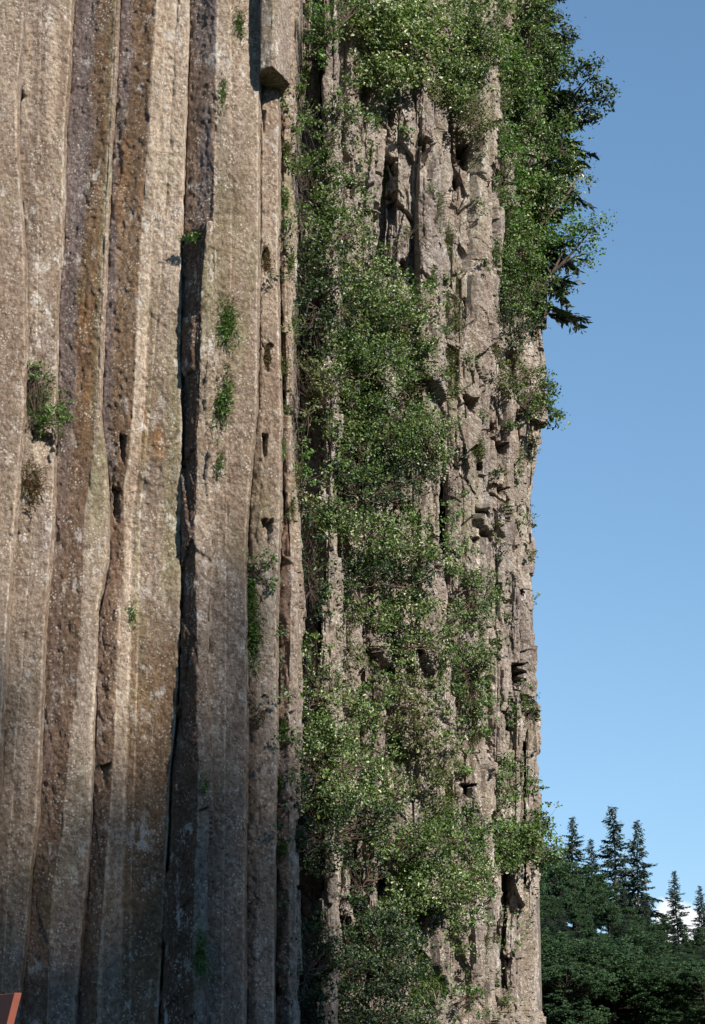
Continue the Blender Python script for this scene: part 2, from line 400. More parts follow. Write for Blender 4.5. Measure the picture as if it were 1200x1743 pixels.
def t_rough(f, y, x, Y, z):
    n = fbm(x*1.2, Y*1.2, z*.5, 13, 4, .6)
    n2 = fbm(x*3.2, Y*3.2, z*1.5, 14, 4, .6)
    c = lerp(C('grey')*1.1, C('tan')*1.1, sstep(-.2, .3, n))
    c = lerp(c, C('purple')*1.1, sstep(.15, .4, n2)*.7)
    c = lerp(c, C('pale'), sstep(.12, .4, -n2)*.75)
    c = lerp(c, C('grn'), sstep(.2, .45, n)*.6); g = c.mean(-1, keepdims=True)
    return (c*.55+g*.45)*1.05

eA0 = E((0, -85), (1743, -110))
eA1 = E((0, 42), (60, 38), (150, 27), (250, 30), (436, 42), (600, 43), (700, 40), (800, 30), (872, 25), (1100, 8), (1743, -20))
eB1 = E((0, 72), (436, 66), (872, 58), (1308, 25), (1743, 2))
eB2 = E((0, 123), (100, 118), (200, 110), (400, 105), (500, 97), (700, 95), (872, 90), (1000, 80), (1100, 73), (1308, 66), (1400, 61), (1500, 50), (1600, 44), (1700, 33), (1743, 30))
eC1 = E((0, 199), (150, 192), (250, 185), (436, 177), (560, 171), (650, 167), (700, 164), (800, 158), (872, 147), (930, 144), (1100, 139), (1308, 117), (1400, 108), (1500, 92), (1600, 86), (1743, 82))
eC2 = E((0, 203), (150, 196), (250, 189), (436, 181), (560, 175), (650, 172), (700, 172), (800, 180), (872, 183), (950, 184), (1000, 175), (1040, 166), (1150, 163), (1308, 157), (1420, 154), (1500, 148), (1600, 137), (1743, 128))
eD1 = E((0, 267), (100, 262), (200, 257), (350, 245), (436, 240), (600, 232), (700, 227), (780, 221), (830, 212), (950, 211), (1040, 204), (1150, 199), (1308, 193), (1420, 185), (1520, 178), (1620, 170), (1743, 166))
eD2 = E((0, 287), (436, 258), (600, 250), (700, 247), (800, 236), (872, 225), (1000, 221), (1150, 219), (1308, 214), (1450, 210), (1600, 205), (1743, 203))
eD3 = E((0, 303), (436, 278), (600, 264), (872, 240), (1100, 236), (1308, 231), (1500, 225), (1743, 223))
eD4 = E((0, 322), (150, 318), (300, 313), (436, 309), (600, 307), (750, 310), (872, 308), (1050, 306), (1150, 305), (1250, 298), (1308, 291), (1450, 284), (1600, 276), (1743, 268))
eF1 = E((0, 370), (200, 367), (400, 363), (500, 366), (872, 362), (1050, 357), (1150, 354), (1308, 354), (1500, 352), (1743, 342))
eF2 = E((0, 394), (436, 395), (872, 387), (1308, 385), (1743, 380))
eF3 = E((0, 445), (170, 441), (436, 440), (700, 436), (800, 425), (900, 418), (1200, 419), (1743, 415))
eS1 = E((405, 350), (436, 349), (520, 342), (650, 340), (760, 334), (872, 331), (1050, 333), (1200, 337), (1308, 337), (1500, 332), (1743, 328))
eS2 = E((405, 367), (700, 367), (872, 364), (1050, 357), (1150, 352), (1308, 358), (1500, 357), (1743, 345))
eG1 = E((0, 449), (436, 449), (840, 448), (900, 440), (1308, 441), (1743, 441))
eG2 = E((0, 474), (168, 474), (436, 473), (560, 474), (700, 478), (872, 478), (1000, 472), (1200, 470), (1308, 470), (1500, 467), (1743, 466))
eH1 = E((0, 484), (560, 484), (600, 488), (872, 492), (1000, 497), (1150, 493), (1300, 492), (1743, 493))
eH2 = E((0, 502), (300, 494), (560, 494), (700, 497), (872, 503), (1000, 508), (1150, 507), (1308, 503), (1743, 504))

D = column([eA0, eA1], [12], 21.6, seed=2, tints=[t_b], rough=.014)
D = column([eA1, eB1, eB2], [-8, 16], D+.22, seed=3, tints=[t_b, t_b], step=.22, rough=.016, notches=[(31, 148, 16, 26, .3, 0), (72, 735, 44, 60, .12, .2)])
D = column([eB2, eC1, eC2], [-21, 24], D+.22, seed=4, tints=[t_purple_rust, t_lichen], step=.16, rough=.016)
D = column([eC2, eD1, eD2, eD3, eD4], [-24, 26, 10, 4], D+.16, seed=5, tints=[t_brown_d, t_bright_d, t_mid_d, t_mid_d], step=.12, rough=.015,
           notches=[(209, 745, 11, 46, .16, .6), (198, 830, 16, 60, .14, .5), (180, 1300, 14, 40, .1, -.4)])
Dd4 = D
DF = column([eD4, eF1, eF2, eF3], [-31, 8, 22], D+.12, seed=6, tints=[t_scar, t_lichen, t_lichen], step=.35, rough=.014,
            notches=[(330, 780, 20, 10, .02, 0)])
# the stub of a broken column standing in front of the scar
ys_s = YS[YS > 404]; ns_ = len(YS)-len(ys_s)
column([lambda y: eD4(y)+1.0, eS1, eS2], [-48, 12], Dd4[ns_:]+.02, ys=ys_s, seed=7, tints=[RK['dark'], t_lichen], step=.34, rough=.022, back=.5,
       label='broken off column stub with a black shaded left side', block=.010, bsz=.3)  # shade of the left side is also put into its dark tint
DG = column([eF3, eG1, eG2], [-24, 20], DF+.32, seed=8, tints=[t_lichen, t_lichen], step=.5, rough=.016,
            notches=[(452, 425, 12, 45, .18, 0), (455, 590, 14, 50, .2, 0), (449, 200, 5, 40, .1, 0), (451, 740, 10, 50, .15, 0), (456, 880, 14, 60, .15, 0)])
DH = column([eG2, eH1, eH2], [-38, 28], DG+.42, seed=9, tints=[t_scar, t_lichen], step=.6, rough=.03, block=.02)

# hanging remnant of a broken column: its foot is a flat hexagonal break
zc = zat(167.0, float(DG[300]+.25))
def D_of(py): v = CY-py; return (zc-EYE)*(F*CT-v*ST)/(F*ST+v*CT)
ysh = np.arange(Y0, 150, 1.5)
def hanging():
    pts = [(438, 150), (443, 118), (463, 113), (479, 127), (494, 143), (476, 167), (444, 168)]
    P = [(kx(x, y)*D_of(y), D_of(y)) for x, y in pts]
    per = []; nr = []
    c = np.mean(P, axis=0)
    for i in range(len(P)):
        a = np.array(P[i]); b = np.array(P[(i+1) % len(P)]); n = max(3, int(np.linalg.norm(b-a)/.013))
        for k in range(n): per.append(a+(b-a)*k/n); t = (b-a)/np.linalg.norm(b-a); nr.append((t[1], -t[0]))
    per = np.array(per); nr = np.array(nr)
    if np.sum((per-c)*nr) < 0: nr = -nr
    Zr = np.arange(zc, zat(Y0, 22.0), .013); n = len(per); R = len(Zr)
    gx = per[:, 0][:, None]+0*Zr; gy = per[:, 1][:, None]+0*Zr; zz = Zr+0*gx
    d = .02*fbm(gx*5, gy*5, zz*2.5, 91, 5, .6)+.008*fbm(gx*19, gy*19, zz*15, 95, 3, .7)
    gx = gx+nr[:, 0:1]*d; gy = gy+nr[:, 1:2]*d
    zz = zz.copy(); zz[:, 0] += .01*fbm(gx[:, 0]*8, gy[:, 0]*8, gx[:, 0]*0, 93, 3)
    V = np.stack([gx, gy, zz], -1).transpose(1, 0, 2).reshape(-1, 3)-np.array(CLIFF_LOC)
    cc = lerp(C('tan'), C('grn'), sstep(0, .5, fbm(gx*2, gy*2, zz*.5, 94, 4))).transpose(1, 0, 2).reshape(-1, 3)
    i = np.arange(R-1)[:, None]*n; j = np.arange(n)[None, :]; j2 = (j+1) % n
    q = np.stack([i+j, i+j2, i+n+j2, i+n+j], -1).reshape(-1, 4)
    me = mesh_from('basalt_column', V, q, [list(range(n))[::-1], list(range((R-1)*n, R*n))], ROCK, True, cc)
    fs = np.ones(len(me.polygons), dtype=bool); fs[-2:] = False; me.polygons.foreach_set('use_smooth', fs)
    o = link('basalt_column', me, cliff); o['label'] = 'hanging column with a flat dark hexagonal break at its foot'
hanging()

# right-hand wall: rougher, blocky columns stepping away
RW = [  # left edge, right edge (photo x), depth, angles(left facet, front, right), leaning of edges at top
 (507, 549, 25.6, (-30, 10, 45)),
 (547, 574, 25.2, (-40, 5, 50)),
 (573, 612, 26.5, (-30, 15, 45)),
 (611, 654, 26.9, (-35, 5, 45)),
 (653, 757, 27.8, (-28, 12, 48)),
 (756, 831, 29.6, (-30, 14, 50)),
 (829, 864, 31.6, (-35, 10, 50)),
 (861, 897, 32.6, (-40, 10, 55)),
]
NOT = [(665, 272, 24, 26, .5, .2), (660, 320, 20, 60, .35, 0), (721, 240, 16, 45, .45, .4), (790, 245, 30, 50, .6, -.2), (774, 305, 20, 22, .5, 0), (797, 678, 30, 26, .6, .15),
       (849, 752, 26, 24, .6, .2), (836, 722, 14, 20, .4, 0), (826, 898, 20, 18, .5, .3), (809, 912, 12, 16, .4, 0), (821, 860, 16, 20, .3, 0), (879, 1128, 36, 40, .9, -.1), (846, 1296, 34, 34, .8, .15),
       (829, 1240, 14, 60, .45, 0), (801, 1333, 26, 24, .6, 0), (803, 1376, 28, 34, .6, .1), (862, 1496, 14, 22, .5, 0), (863, 1524, 16, 18, .5, .3), (866, 1632, 12, 24, .45, 0),
       (637, 1095, 26, 60, .6, 0), (655, 1120, 20, 50, .5, 0), (690, 440, 16, 30, .35, 0), (797, 505, 12, 20, .3, 0), (745, 905, 18, 24, .4, .3), (680, 850, 20, 22, .5, 0),
       (560, 870, 18, 40, .4, 0), (706, 1140, 18, 30, .4, 0), (760, 1560, 20, 40, .4, 0), (720, 1550, 24, 60, .5, 0), (590, 1560, 24, 90, .5, 0), (620, 1480, 22, 120, .6, 0), (890, 1000, 10, 16, .3, 0),
       (640, 700, 24, 30, .4, 0), (600, 300, 20, 40, .4, 0), (850, 830, 16, 16, .4, 0), (875, 860, 12, 14, .3, .2), (885, 930, 14, 12, .35, -.3), (858, 1010, 14, 16, .35, 0), (873, 600, 22, 60, .3, 0), (815, 780, 14, 20, .4, 0)]
rng = random.Random(4)
for ci, (xa, xb, d0, (aL, aF, aR)) in enumerate(RW):
    w = xb-xa
    def mk(x, k, ci=ci):
        lean = rng.uniform(-6, 6)
        return E((0, x+lean+rng.uniform(-3, 3)), (400, x+lean*.4+rng.uniform(-3, 3)), (800, x+rng.uniform(-2.5, 2.5)), (1200, x+rng.uniform(-2.5, 2.5)), (1743, x-lean*.2+rng.uniform(-2, 2)))
    e0 = mk(xa-3, 0); e1 = mk(xa+w*.22, 1); e2 = mk(xa+w*.72, 2); e3 = mk(xb, 3)
    nt = [n for n in NOT if xa-14 < n[0] < xb+14]
    column([e0, e1, e2, e3], [aL, aF, aR], d0+.35, seed=20+ci*3, tints=[t_rough]*3, step=.9, rough=.035, block=.15 if ci > 1 else .06, flat=True,
           bsz=.58+.06*(ci % 3) if ci < 6 else .44, notches=nt, wob=1.5, back=1.6, chip=.06, pock=.05)
eT0 = E((0, 890), (1743, 893)); eT1 = E((0, 905), (560, 902), (850, 892), (1160, 885), (1200, 896), (1743, 898))
eT2 = E((0, 925), (560, 917), (610, 925), (700, 922), (850, 906), (1000, 900), (1130, 897), (1165, 893), (1200, 911), (1300, 913), (1743, 915))
column([eT0, eT1, eT2], [-30, 12], 34.0, seed=77, tints=[t_rough]*2, step=6.0, rough=.03, block=.09, flat=True, notches=[(895, 1120, 24, 40, .7, 0)], wob=1.6, back=7, du=1.8, chip=.05)

# the rock mass behind the columns
def core():
    xs = np.array([-140, 100, 300, 480, 520, 600, 700, 760, 830, 880, 902.0]); ds = np.array([23.2, 23.2, 23.3, 24.2, 26.5, 27.8, 29.2, 30.9, 32.8, 34.2, 36.0])
    ys = np.arange(Y0+20, Y1, 14.0); px = np.linspace(-140, 902, 260); dd = np.interp(px, xs, ds)
    gx = kx(px, 900.0)*dd; R = len(ys); Z = zat(ys, 24.0)
    Z = np.linspace(36.0, -.5, R)
    X = np.broadcast_to(gx, (R, 260)).copy(); Yv = np.broadcast_to(dd, (R, 260)).copy(); ZZ = Z[:, None]+0*X
    Yv += .35*fbm(X*1.5, Yv*1.5, ZZ*.6, 3, 4)
    V = np.stack([X, Yv, ZZ], -1).reshape(-1, 3); n0 = len(V)
    bk = []
    for z in Z:
        bk += [(4.1, 44, z), (6.2, 66, z), (-30, 60, z), (-12, 24, z)]
    # close the loop behind
    n = 264
    V2 = np.zeros((R, n, 3)); V2[:, :260] = V.reshape(R, 260, 3); V2[:, 260:] = np.array(bk).reshape(R, 4, 3)
    V2 = V2.reshape(-1, 3)-np.array(CLIFF_LOC)
    i = np.arange(R-1)[:, None]*n; j = np.arange(n)[None, :]; j2 = (j+1) % n
    q = np.stack([i+j, i+n+j, i+n+j2, i+j2], -1).reshape(-1, 4)
    me = mesh_from('rock_mass', V2, q, [list(range(n)), list(range((R-1)*n, R*n))[::-1]], ROCK, False, np.tile(C('grey')*.8, (len(V2), 1)))
    link('rock_mass', me, cliff)
core()

# ------------------------------------------------------------------ ground and hillside
def ground():
    n = 120; g = np.linspace(-1, 1, n); g = np.sign(g)*np.abs(g)**3*1800
    X, Yg = np.meshgrid(g, g+20); Z = .25*fbm(X*.15, Yg*.15, X*0, 2, 4)*np.clip(np.hypot(X, Yg)/8, 0, 1)-.15
    V = np.stack([X, Yg, Z], -1).reshape(-1, 3); i = np.arange(n-1)[:, None]*n; j = np.arange(n-1)[None, :]
    q = np.stack([i+j, i+j+1, i+n+j+1, i+n+j], -1).reshape(-1, 4)
    tag(link('ground', mesh_from('ground', V, q, None, GROUND, True)), 'forest floor at the foot of the cliff', 'ground', kind='structure')
    def hz(x, y):
        return (6.5*sstep(72, 165, y) + 4.0*sstep(165, 235, y))*(1-.55*sstep(14, 45, x))*sstep(430, 300, y)
    xs = np.linspace(-70, 120, 90); ysv = np.linspace(80, 430, 90)
    X, Yg = np.meshgrid(xs, ysv); Z = hz(X, Yg)+.35*fbm(X*.12, Yg*.12, X*0, 6, 3)-.1
    edge = sstep(0, 14, X+70)*sstep(0, 14, 120-X)*sstep(0, 8, Yg-80)*sstep(0, 12, 430-Yg); Z = Z*edge-1.2*(1-edge)+.15
    V = np.stack([X, Yg, Z], -1).reshape(-1, 3); n = 90; i = np.arange(n-1)[:, None]*n; j = np.arange(n-1)[None, :]
    q = np.stack([i+j, i+j+1, i+n+j+1, i+n+j], -1).reshape(-1, 4)
    tag(link('hill', mesh_from('hill', V, q, None, HILL, True)), 'low wooded rise beyond the cliff', 'hill', kind='structure')
    return hz
hill_z = ground()

# ------------------------------------------------------------------ plants: generators
NP = np.random.RandomState(7)
def frames(nrm):
    nrm = nrm/np.linalg.norm(nrm, axis=1)[:, None]
    r = NP.normal(size=nrm.shape); a = np.cross(nrm, r); a /= np.linalg.norm(a, axis=1)[:, None]+1e-9
    return nrm, a, np.cross(nrm, a)
def leaves_at(P, size, up=(.25, -.45, .6), spread=.75, aspect=.62):
    """folded six-sided leaves"""
    n = len(P); nn, a, b = frames(np.array(up)+NP.normal(scale=spread, size=(n, 3)))
    s = size*np.exp(NP.normal(scale=.27, size=n))[:, None]
    L = a*s; W = b*s*aspect*.5; f = nn*s*.12
    pts = np.stack([P-L*.5, P-L*.12+W+f, P+L*.25+W*.75+f, P+L*.5-f*.6, P+L*.25-W*.75+f, P-L*.12-W+f], 1)
    base = (np.arange(n)*6)[:, None]
    q1 = base+np.array([[0, 1, 2, 3]]); q2 = base+np.array([[0, 3, 4, 5]])
    return pts.reshape(-1, 3), np.concatenate([q1, q2])
def tubes(A, B, ra, rb, sag=0.0, segs=3, seed=0):
    """tapered three-sided twigs from points A to B, bent a little"""
    n = len(A); T = np.linspace(0, 1, segs+1)
    V = []; d = B-A; L = np.linalg.norm(d, axis=1)[:, None]+1e-9
    dn = d/L; r = NP.normal(size=d.shape); s = np.cross(dn, r); s /= np.linalg.norm(s, axis=1)[:, None]+1e-9; t = np.cross(dn, s)
    off = NP.normal(scale=.05, size=(n, 3))*L
    for k in T:
        c = A+d*k+off*math.sin(math.pi*k); c[:, 2] += -sag*L[:, 0]*math.sin(math.pi*k)
        rad = (ra*(1-k)+rb*k)
        rad = np.asarray(rad).reshape(-1, 1) if np.ndim(rad) else rad
        for q in range(3):
            an = q*2*math.pi/3; V.append(c+(s*math.cos(an)+t*math.sin(an))*rad)
    V = np.stack(V, 1)  # n, (segs+1)*3, 3
    m = (segs+1)*3; base = (np.arange(n)*m)[:, None]; Q = []
    for k in range(segs):
        for q in range(3):
            q2 = (q+1) % 3; Q.append(base+np.array([[k*3+q, k*3+q2, k*3+3+q2, k*3+3+q]]))
    return V.reshape(-1, 3), np.concatenate(Q)
class Acc:
    def __init__(s): s.V = []; s.Q = []; s.n = 0
    def add(s, V, Q): s.V.append(V); s.Q.append(Q+s.n); s.n += len(V)
    def mesh(s, name, mat, smooth=False, org=None):
        V = np.concatenate(s.V)
        if org is not None: V = V-np.array(org)
        return mesh_from(name, V, np.concatenate(s.Q), None, mat, smooth)

WX = np.array([-80, 40, 120, 200, 300, 365, 440, 475, 505, 530, 560, 600, 660, 700, 757, 800, 831, 864, 900, 915.0])
WD = np.array([21.6, 21.8, 22.0, 21.8, 21.8, 21.5, 21.9, 22.4, 23.2, 25.5, 25.4, 26.5, 27.4, 28.0, 28.6, 29.8, 30.6, 31.8, 33.3, 34.2])
def wallD(px): return np.interp(px, WX, WD)
def P3(px, py, D): return np.array([float(c) for c in at(px, py, D)])

bpy.context.view_layer.update()
_dg = bpy.context.evaluated_depsgraph_get()
def hitD(px, py):
    """horizontal distance of the rock surface seen at a photo pixel"""
    d = Vector(((px-CX), F*CT-(CY-py)*ST, F*ST+(CY-py)*CT)).normalized()
    ok, loc, *_ = scene.ray_cast(_dg, Vector((0, 0, EYE)), d)
    return loc.y if ok and loc.y < 42 else float(wallD(min(px, 905)))
def shrub(lobes, kind, label, cat='shrub', group=None, lsize=.043, dens=.80, out=.45, name='shrub', stems=True, root=None, stemmat=None, dD=0.0):
    """lobes: (px, py, rx, ry) in photo pixels; a leafy bush rooted in the wall"""
    x0 = np.mean([l[0] for l in lobes]); y0 = np.mean([l[1] for l in lobes])
    if root is None: root = (x0-4, y0+np.mean([l[3] for l in lobes])*.4)
    near = x0 < 478 or not stems
    base = P3(root[0], root[1], (hitD(root[0], root[1]) if near else wallD(root[0]))+dD-.03)
    fo = Acc(); st = Acc()
    for (px, py, rx, ry) in lobes:
        D = (hitD(px, py) if near else wallD(min(px, 905)))+dD; s = D/F; RX, RZ = rx*s, ry*s; RY = min(RX, .9)*(.9 if not near else .6)
        c = P3(px, py, D-out*RY-.03)
        nc = max(4, int(dens*31*(RX*RZ)/(.5*.5)+4))
        u = NP.normal(size=(nc, 3)); u /= np.linalg.norm(u, axis=1)[:, None]; r = NP.uniform(.15, 1.0, nc)**.5*(1+.45*np.abs(NP.normal(size=nc))*(NP.rand(nc) < .35))
        C_ = c + u*r[:, None]*np.array([RX, RY, RZ])*1.0
        wl = np.array([(D if near else wallD(min(905, px+q))) for q in (u[:, 0]*r*rx)])+dD
        C_[:, 1] = np.minimum(C_[:, 1], wl-.03)
        k = 1.0+.0*nc
        cr_ = NP.uniform(.07, .19, nc)*min(1.25, max(.45, RX/.45))
        nl = (NP.uniform(16, 46, nc)*(cr_/.13)**1.6*(.052/lsize)**1.3).astype(int)+3
        idx = np.repeat(np.arange(nc), nl)
        Pl = C_[idx]+NP.normal(size=(len(idx), 3))*cr_[idx][:, None]*np.array([1, .8, .62])*.62
        fo.add(*leaves_at(Pl, lsize))
        if stems:
            hub = base+(c-base)*NP.uniform(.25, .6, (nc, 1)); st.add(*tubes(hub, C_, .006, .0025, .05))
            tr_ = min(.022, RX*.035); st.add(*tubes(np.array([base]), np.array([c]), tr_, tr_*.4, .05, 5))
            for _ in range(3): st.add(*tubes(np.array([base]), np.array([c+NP.normal(size=3)*[RX*.5, RY*.3, RZ*.5]]), tr_*.6, tr_*.25, .08, 5))
    o = empty(name, base, label, cat, group)
    link('foliage', fo.mesh('foliage', LEAF[kind], False, base), o)
    if stems: link('stem', st.mesh('stem', stemmat or TWIG, True, base), o)
    return o

def tuft(spots, kind, label, cat='tuft', group=None, n=260, length=1.0, droop=.5, width=.009, name='grass_tuft', leafy=0):
    """spots: (px, py, rx, ry): fine drooping blades and twiglets"""
    acc = Acc(); b0 = None; lf = Acc()
    for (px, py, rx, ry) in spots:
        D = hitD(px, py); s = D/F; base = P3(px-.35*rx, py+.2*ry, D-.0); b0 = base if b0 is None else b0
        m = int(n); RX, RZ = rx*s, ry*s
        A = base+NP.normal(size=(m, 3))*np.array([RX*.34, .02, RZ*.48])
        A[:, 1] = np.minimum(A[:, 1], D+.0)
        L = NP.uniform(.4, 1.0, (m, 1))*length*.75*RX**.7*(RZ**.3)
        dr = np.stack([NP.normal(.45, .55, m), NP.normal(-.38, .2, m), NP.normal(.35, .55, m)], 1); dr /= np.linalg.norm(dr, axis=1)[:, None]
        w = np.cross(dr, NP.normal(size=(m, 3))); w /= np.linalg.norm(w, axis=1)[:, None]; w *= width*.5
        M1 = A+dr*L*.5; M2 = A+dr*L*.85; M2[:, 2] -= droop*L[:, 0]*.25; T = A+dr*L; T[:, 2] -= droop*L[:, 0]*.6
        V = np.stack([A-w, A+w, M1+w, M1-w, M2+w*.8, M2-w*.8, T], 1)
        bs = (np.arange(m)*7)[:, None]
        acc.add(V.reshape(-1, 3), np.concatenate([bs+np.array([[0, 1, 2, 3]]), bs+np.array([[3, 2, 4, 5]]), bs+np.array([[5, 4, 6, 6]])])[:m*2])
        acc.V[-1] = V.reshape(-1, 3)
        if leafy:
            k = NP.randint(0, m, leafy); f = NP.uniform(.4, 1, (leafy, 1)); lf.add(*leaves_at(A[k]*(1-f)+M2[k]*f+NP.normal(scale=.012, size=(leafy, 3)), .026))
    o = empty(name, b0, label, cat, group)
    link('blades', acc.mesh('blades', LEAF[kind], False, b0), o)
    if leafy: link('foliage', lf.mesh('foliage', LEAF['fresh' if kind != 'brown' else 'olive'], False, b0), o)
    return o

def conifer_meshes(H, R, seed, spray=.30, nb=70, bare=.12, leanx=0.0, dens=1.0, power=1.0, gaps=.25):
    rs = np.random.RandomState(seed)
    tr = Acc(); fo = Acc(); lm = Acc()
    # trunk
    n = 14; zt = np.linspace(0, H, n); ang = np.arange(7)*2*math.pi/7
    rad = (H*.013)*(1-zt/H)**.8+.012; cxn = leanx*(zt/H)**1.5*H + .01*H*np.sin(zt/H*5+seed); cyn = .008*H*np.sin(zt/H*4+seed*2)
    V = np.stack([cxn[:, None]+rad[:, None]*np.cos(ang), cyn[:, None]+rad[:, None]*np.sin(ang), zt[:, None]+0*ang], -1).reshape(-1, 3)
    i = np.arange(n-1)[:, None]*7; j = np.arange(7)[None, :]; q = np.stack([i+j, i+(j+1) % 7, i+7+(j+1) % 7, i+7+j], -1).reshape(-1, 4)
    tr.add(V, q)
    A = []; B = []
    for b in range(nb):
        t = bare+(1-bare)*(b/nb)**.9; z = t*H*.985
        L = R*(1-t)**power*rs.uniform(.55, 1.2)+R*.07
        if rs.rand() < gaps: L *= rs.uniform(.3, .6)
        az = b*2.4+rs.uniform(-.5, .5); up = -.10+.45*t+rs.uniform(-.12, .12)
        o = np.array([np.interp(z, zt, cxn), np.interp(z, zt, cyn), z]); d = np.array([math.cos(az), math.sin(az), up])
        m = max(3, int(L/(spray*.34)*dens)); f = np.linspace(.18, 1, m)
        p = o+d*L*f[:, None]; p[:, 2] -= .30*L*f**2*(1-t*.6); p[:, 2] += .10*L*f**4
        A.append(o); B.append(p[-1])
        side = np.array([-math.sin(az), math.cos(az), 0])
        for sgn in (-1, 0, 1):
            ln = spray*(1.25-f*.75)*rs.uniform(.7, 1.3, m)*(1 if sgn else .8)*min(1.3, .5+L/R)
            dd = np.array([math.cos(az), math.sin(az), -.25])+side*sgn*rs.uniform(.6, 1.3, (m, 1))+rs.normal(scale=.22, size=(m, 3)); dd[:, 2] -= rs.uniform(.0, .5, m)
            dd /= np.linalg.norm(dd, axis=1)[:, None]
            wv = np.cross(dd, rs.normal(size=(m, 3))+np.array([0, 0, 1.4])); wv /= np.linalg.norm(wv, axis=1)[:, None]
            w = wv*(ln*.21)[:, None]; e = dd*ln[:, None]; q0 = p+rs.normal(scale=spray*.08, size=(m, 3))
            V = np.stack([q0-w*.4, q0+w*.4, q0+e*.45+w, q0+e*.45-w, q0+e*.9+w*.35, q0+e*1.0-w*.2], 1)
            bs = (np.arange(m)*6)[:, None]
            fo.add(V.reshape(-1, 3), np.concatenate([bs+np.array([[0, 1, 2, 3]]), bs+np.array([[3, 2, 4, 5]])]))
            # finer side sprigs
            q1 = q0+e*rs.uniform(.3, .8, (m, 1)); dd2 = dd+rs.normal(scale=.6, size=(m, 3)); dd2 /= np.linalg.norm(dd2, axis=1)[:, None]
            w2 = np.cross(dd2, rs.normal(size=(m, 3))); w2 /= np.linalg.norm(w2, axis=1)[:, None]; w2 *= (ln*.09)[:, None]; e2 = dd2*(ln*.6)[:, None]
            V = np.stack([q1-w2*.4, q1+w2*.4, q1+e2*.5+w2, q1+e2*.5-w2, q1+e2+w2*.2, q1+e2-w2*.2], 1)
            fo.add(V.reshape(-1, 3), np.concatenate([bs+np.array([[0, 1, 2, 3]]), bs+np.array([[3, 2, 4, 5]])]))
    lm.add(*tubes(np.array(A), np.array(B), H*.0028, H*.0008, .10, 4))
    return tr.mesh('trunk', BARK, True), fo.mesh('crown', LEAF['needle']), lm.mesh('branches', BARK, True)
def make_conifer(meshes, loc, label, cat='conifer', group=None, rz=0, sc=1, name='conifer_tree'):
    o = empty(name, loc, label, cat, group); o.rotation_euler = (0, 0, rz); o.scale = (sc,)*3 if not isinstance(sc, tuple) else sc
    link('trunk', meshes[0], o); link('crown', meshes[1], o); link('branches', meshes[2], o)
    return o
def broadleaf_meshes(H, R, seed, leaf=.3, ncl=150, per=42, mat='wood_leaf', base=.25, bark=None):
    rs = np.random.RandomState(seed); tr = Acc(); fo = Acc(); lm = Acc()
    tip = np.array([rs.uniform(-.06, .06)*H, rs.uniform(-.06, .06)*H, H*.86])
    ang = np.arange(7)*2*math.pi/7; n = 10; t = np.linspace(0, 1, n)
    cx_ = tip[0]*t**1.4+.012*H*np.sin(t*6+seed); cy_ = tip[1]*t**1.4; rad = H*.014*(1-t)**.8+.01
    V = np.stack([cx_[:, None]+rad[:, None]*np.cos(ang), cy_[:, None]+rad[:, None]*np.sin(ang), (t*tip[2])[:, None]+0*ang], -1).reshape(-1, 3)
    i = np.arange(n-1)[:, None]*7; j = np.arange(7)[None, :]; tr.add(V, np.stack([i+j, i+(j+1) % 7, i+7+(j+1) % 7, i+7+j], -1).reshape(-1, 4))
    nlob = 9; lob = []
    for k in range(nlob):
        zz = H*(base+(1-base)*rs.uniform(.12, .92)); a = rs.uniform(0, 6.28); rr = R*rs.uniform(.2, .75)*(1-abs((zz/H-.55))*.8)
        lob.append((rr*math.cos(a), rr*math.sin(a), zz, R*rs.uniform(.32, .55)))
    Cs = []
    for k in range(ncl):
        l = lob[rs.randint(nlob)]; u = rs.normal(size=3); u /= np.linalg.norm(u); Cs.append(np.array(l[:3])+u*l[3]*rs.uniform(.5, 1.05)*np.array([1, 1, .85]))
    Cs = np.array(Cs); cr_ = rs.uniform(.35, 1.1, ncl)*leaf*1.9; nl = (per*rs.uniform(.5, 1.4, ncl)).astype(int); idx = np.repeat(np.arange(ncl), nl)
    Pl = Cs[idx]+rs.normal(size=(len(idx), 3))*cr_[idx][:, None]*np.array([1, 1, .55])*.75
    fo.add(*leaves_at(Pl, leaf, aspect=.7))
    hubs = np.stack([np.interp(Cs[:, 2]*.72, t*tip[2], cx_), np.interp(Cs[:, 2]*.72, t*tip[2], cy_), Cs[:, 2]*.72], 1)
    sel = rs.rand(ncl) < .45; lm.add(*tubes(hubs[sel], Cs[sel], H*.004, H*.0012, .04, 4))
    return tr.mesh('trunk', bark or BARK, True), fo.mesh('crown', LEAF[mat]), lm.mesh('branches', bark or BARK, True)

# ------------------------------------------------------------------ shrubs on the wall
S = shrub
S([(690, 75, 70, 75), (630, 40, 60, 50), (650, 125, 55, 40), (735, 30, 50, 45)], 'pale', 'large shrub thick with pale cream specks at the top of the wall', dens=1.7, lsize=.058)
S([(555, 35, 40, 45), (545, 85, 28, 35), (600, 15, 35, 30)], 'fresh', 'fresh green shrub beside the hanging broken column', dens=1.2)
S([(575, 195, 38, 45), (560, 250, 30, 50), (585, 145, 30, 25)], 'green', 'bright green shrub just below the pale speckled one', dens=1.2)
S([(800, 60, 60, 70), (840, 20, 44, 44), (780, 130, 52, 44), (835, 100, 40, 50), (760, 160, 40, 30)], 'cream', 'dark twiggy shrub with cream specks right of the pale speckled shrub', dens=1.9, lsize=.05)
S([(800, 205, 48, 42), (770, 180, 45, 28), (830, 165, 36, 36)], 'olive', 'olive brown twiggy shrub over a dark cleft in the rock', dens=1.3, lsize=.038)
S([(530, 310, 45, 60), (510, 390, 30, 60), (505, 260, 26, 50), (560, 350, 40, 40), (590, 320, 45, 35)], 'green', 'green shrub on the shaded edge where the smooth columns end, uppermost', dens=1.15)
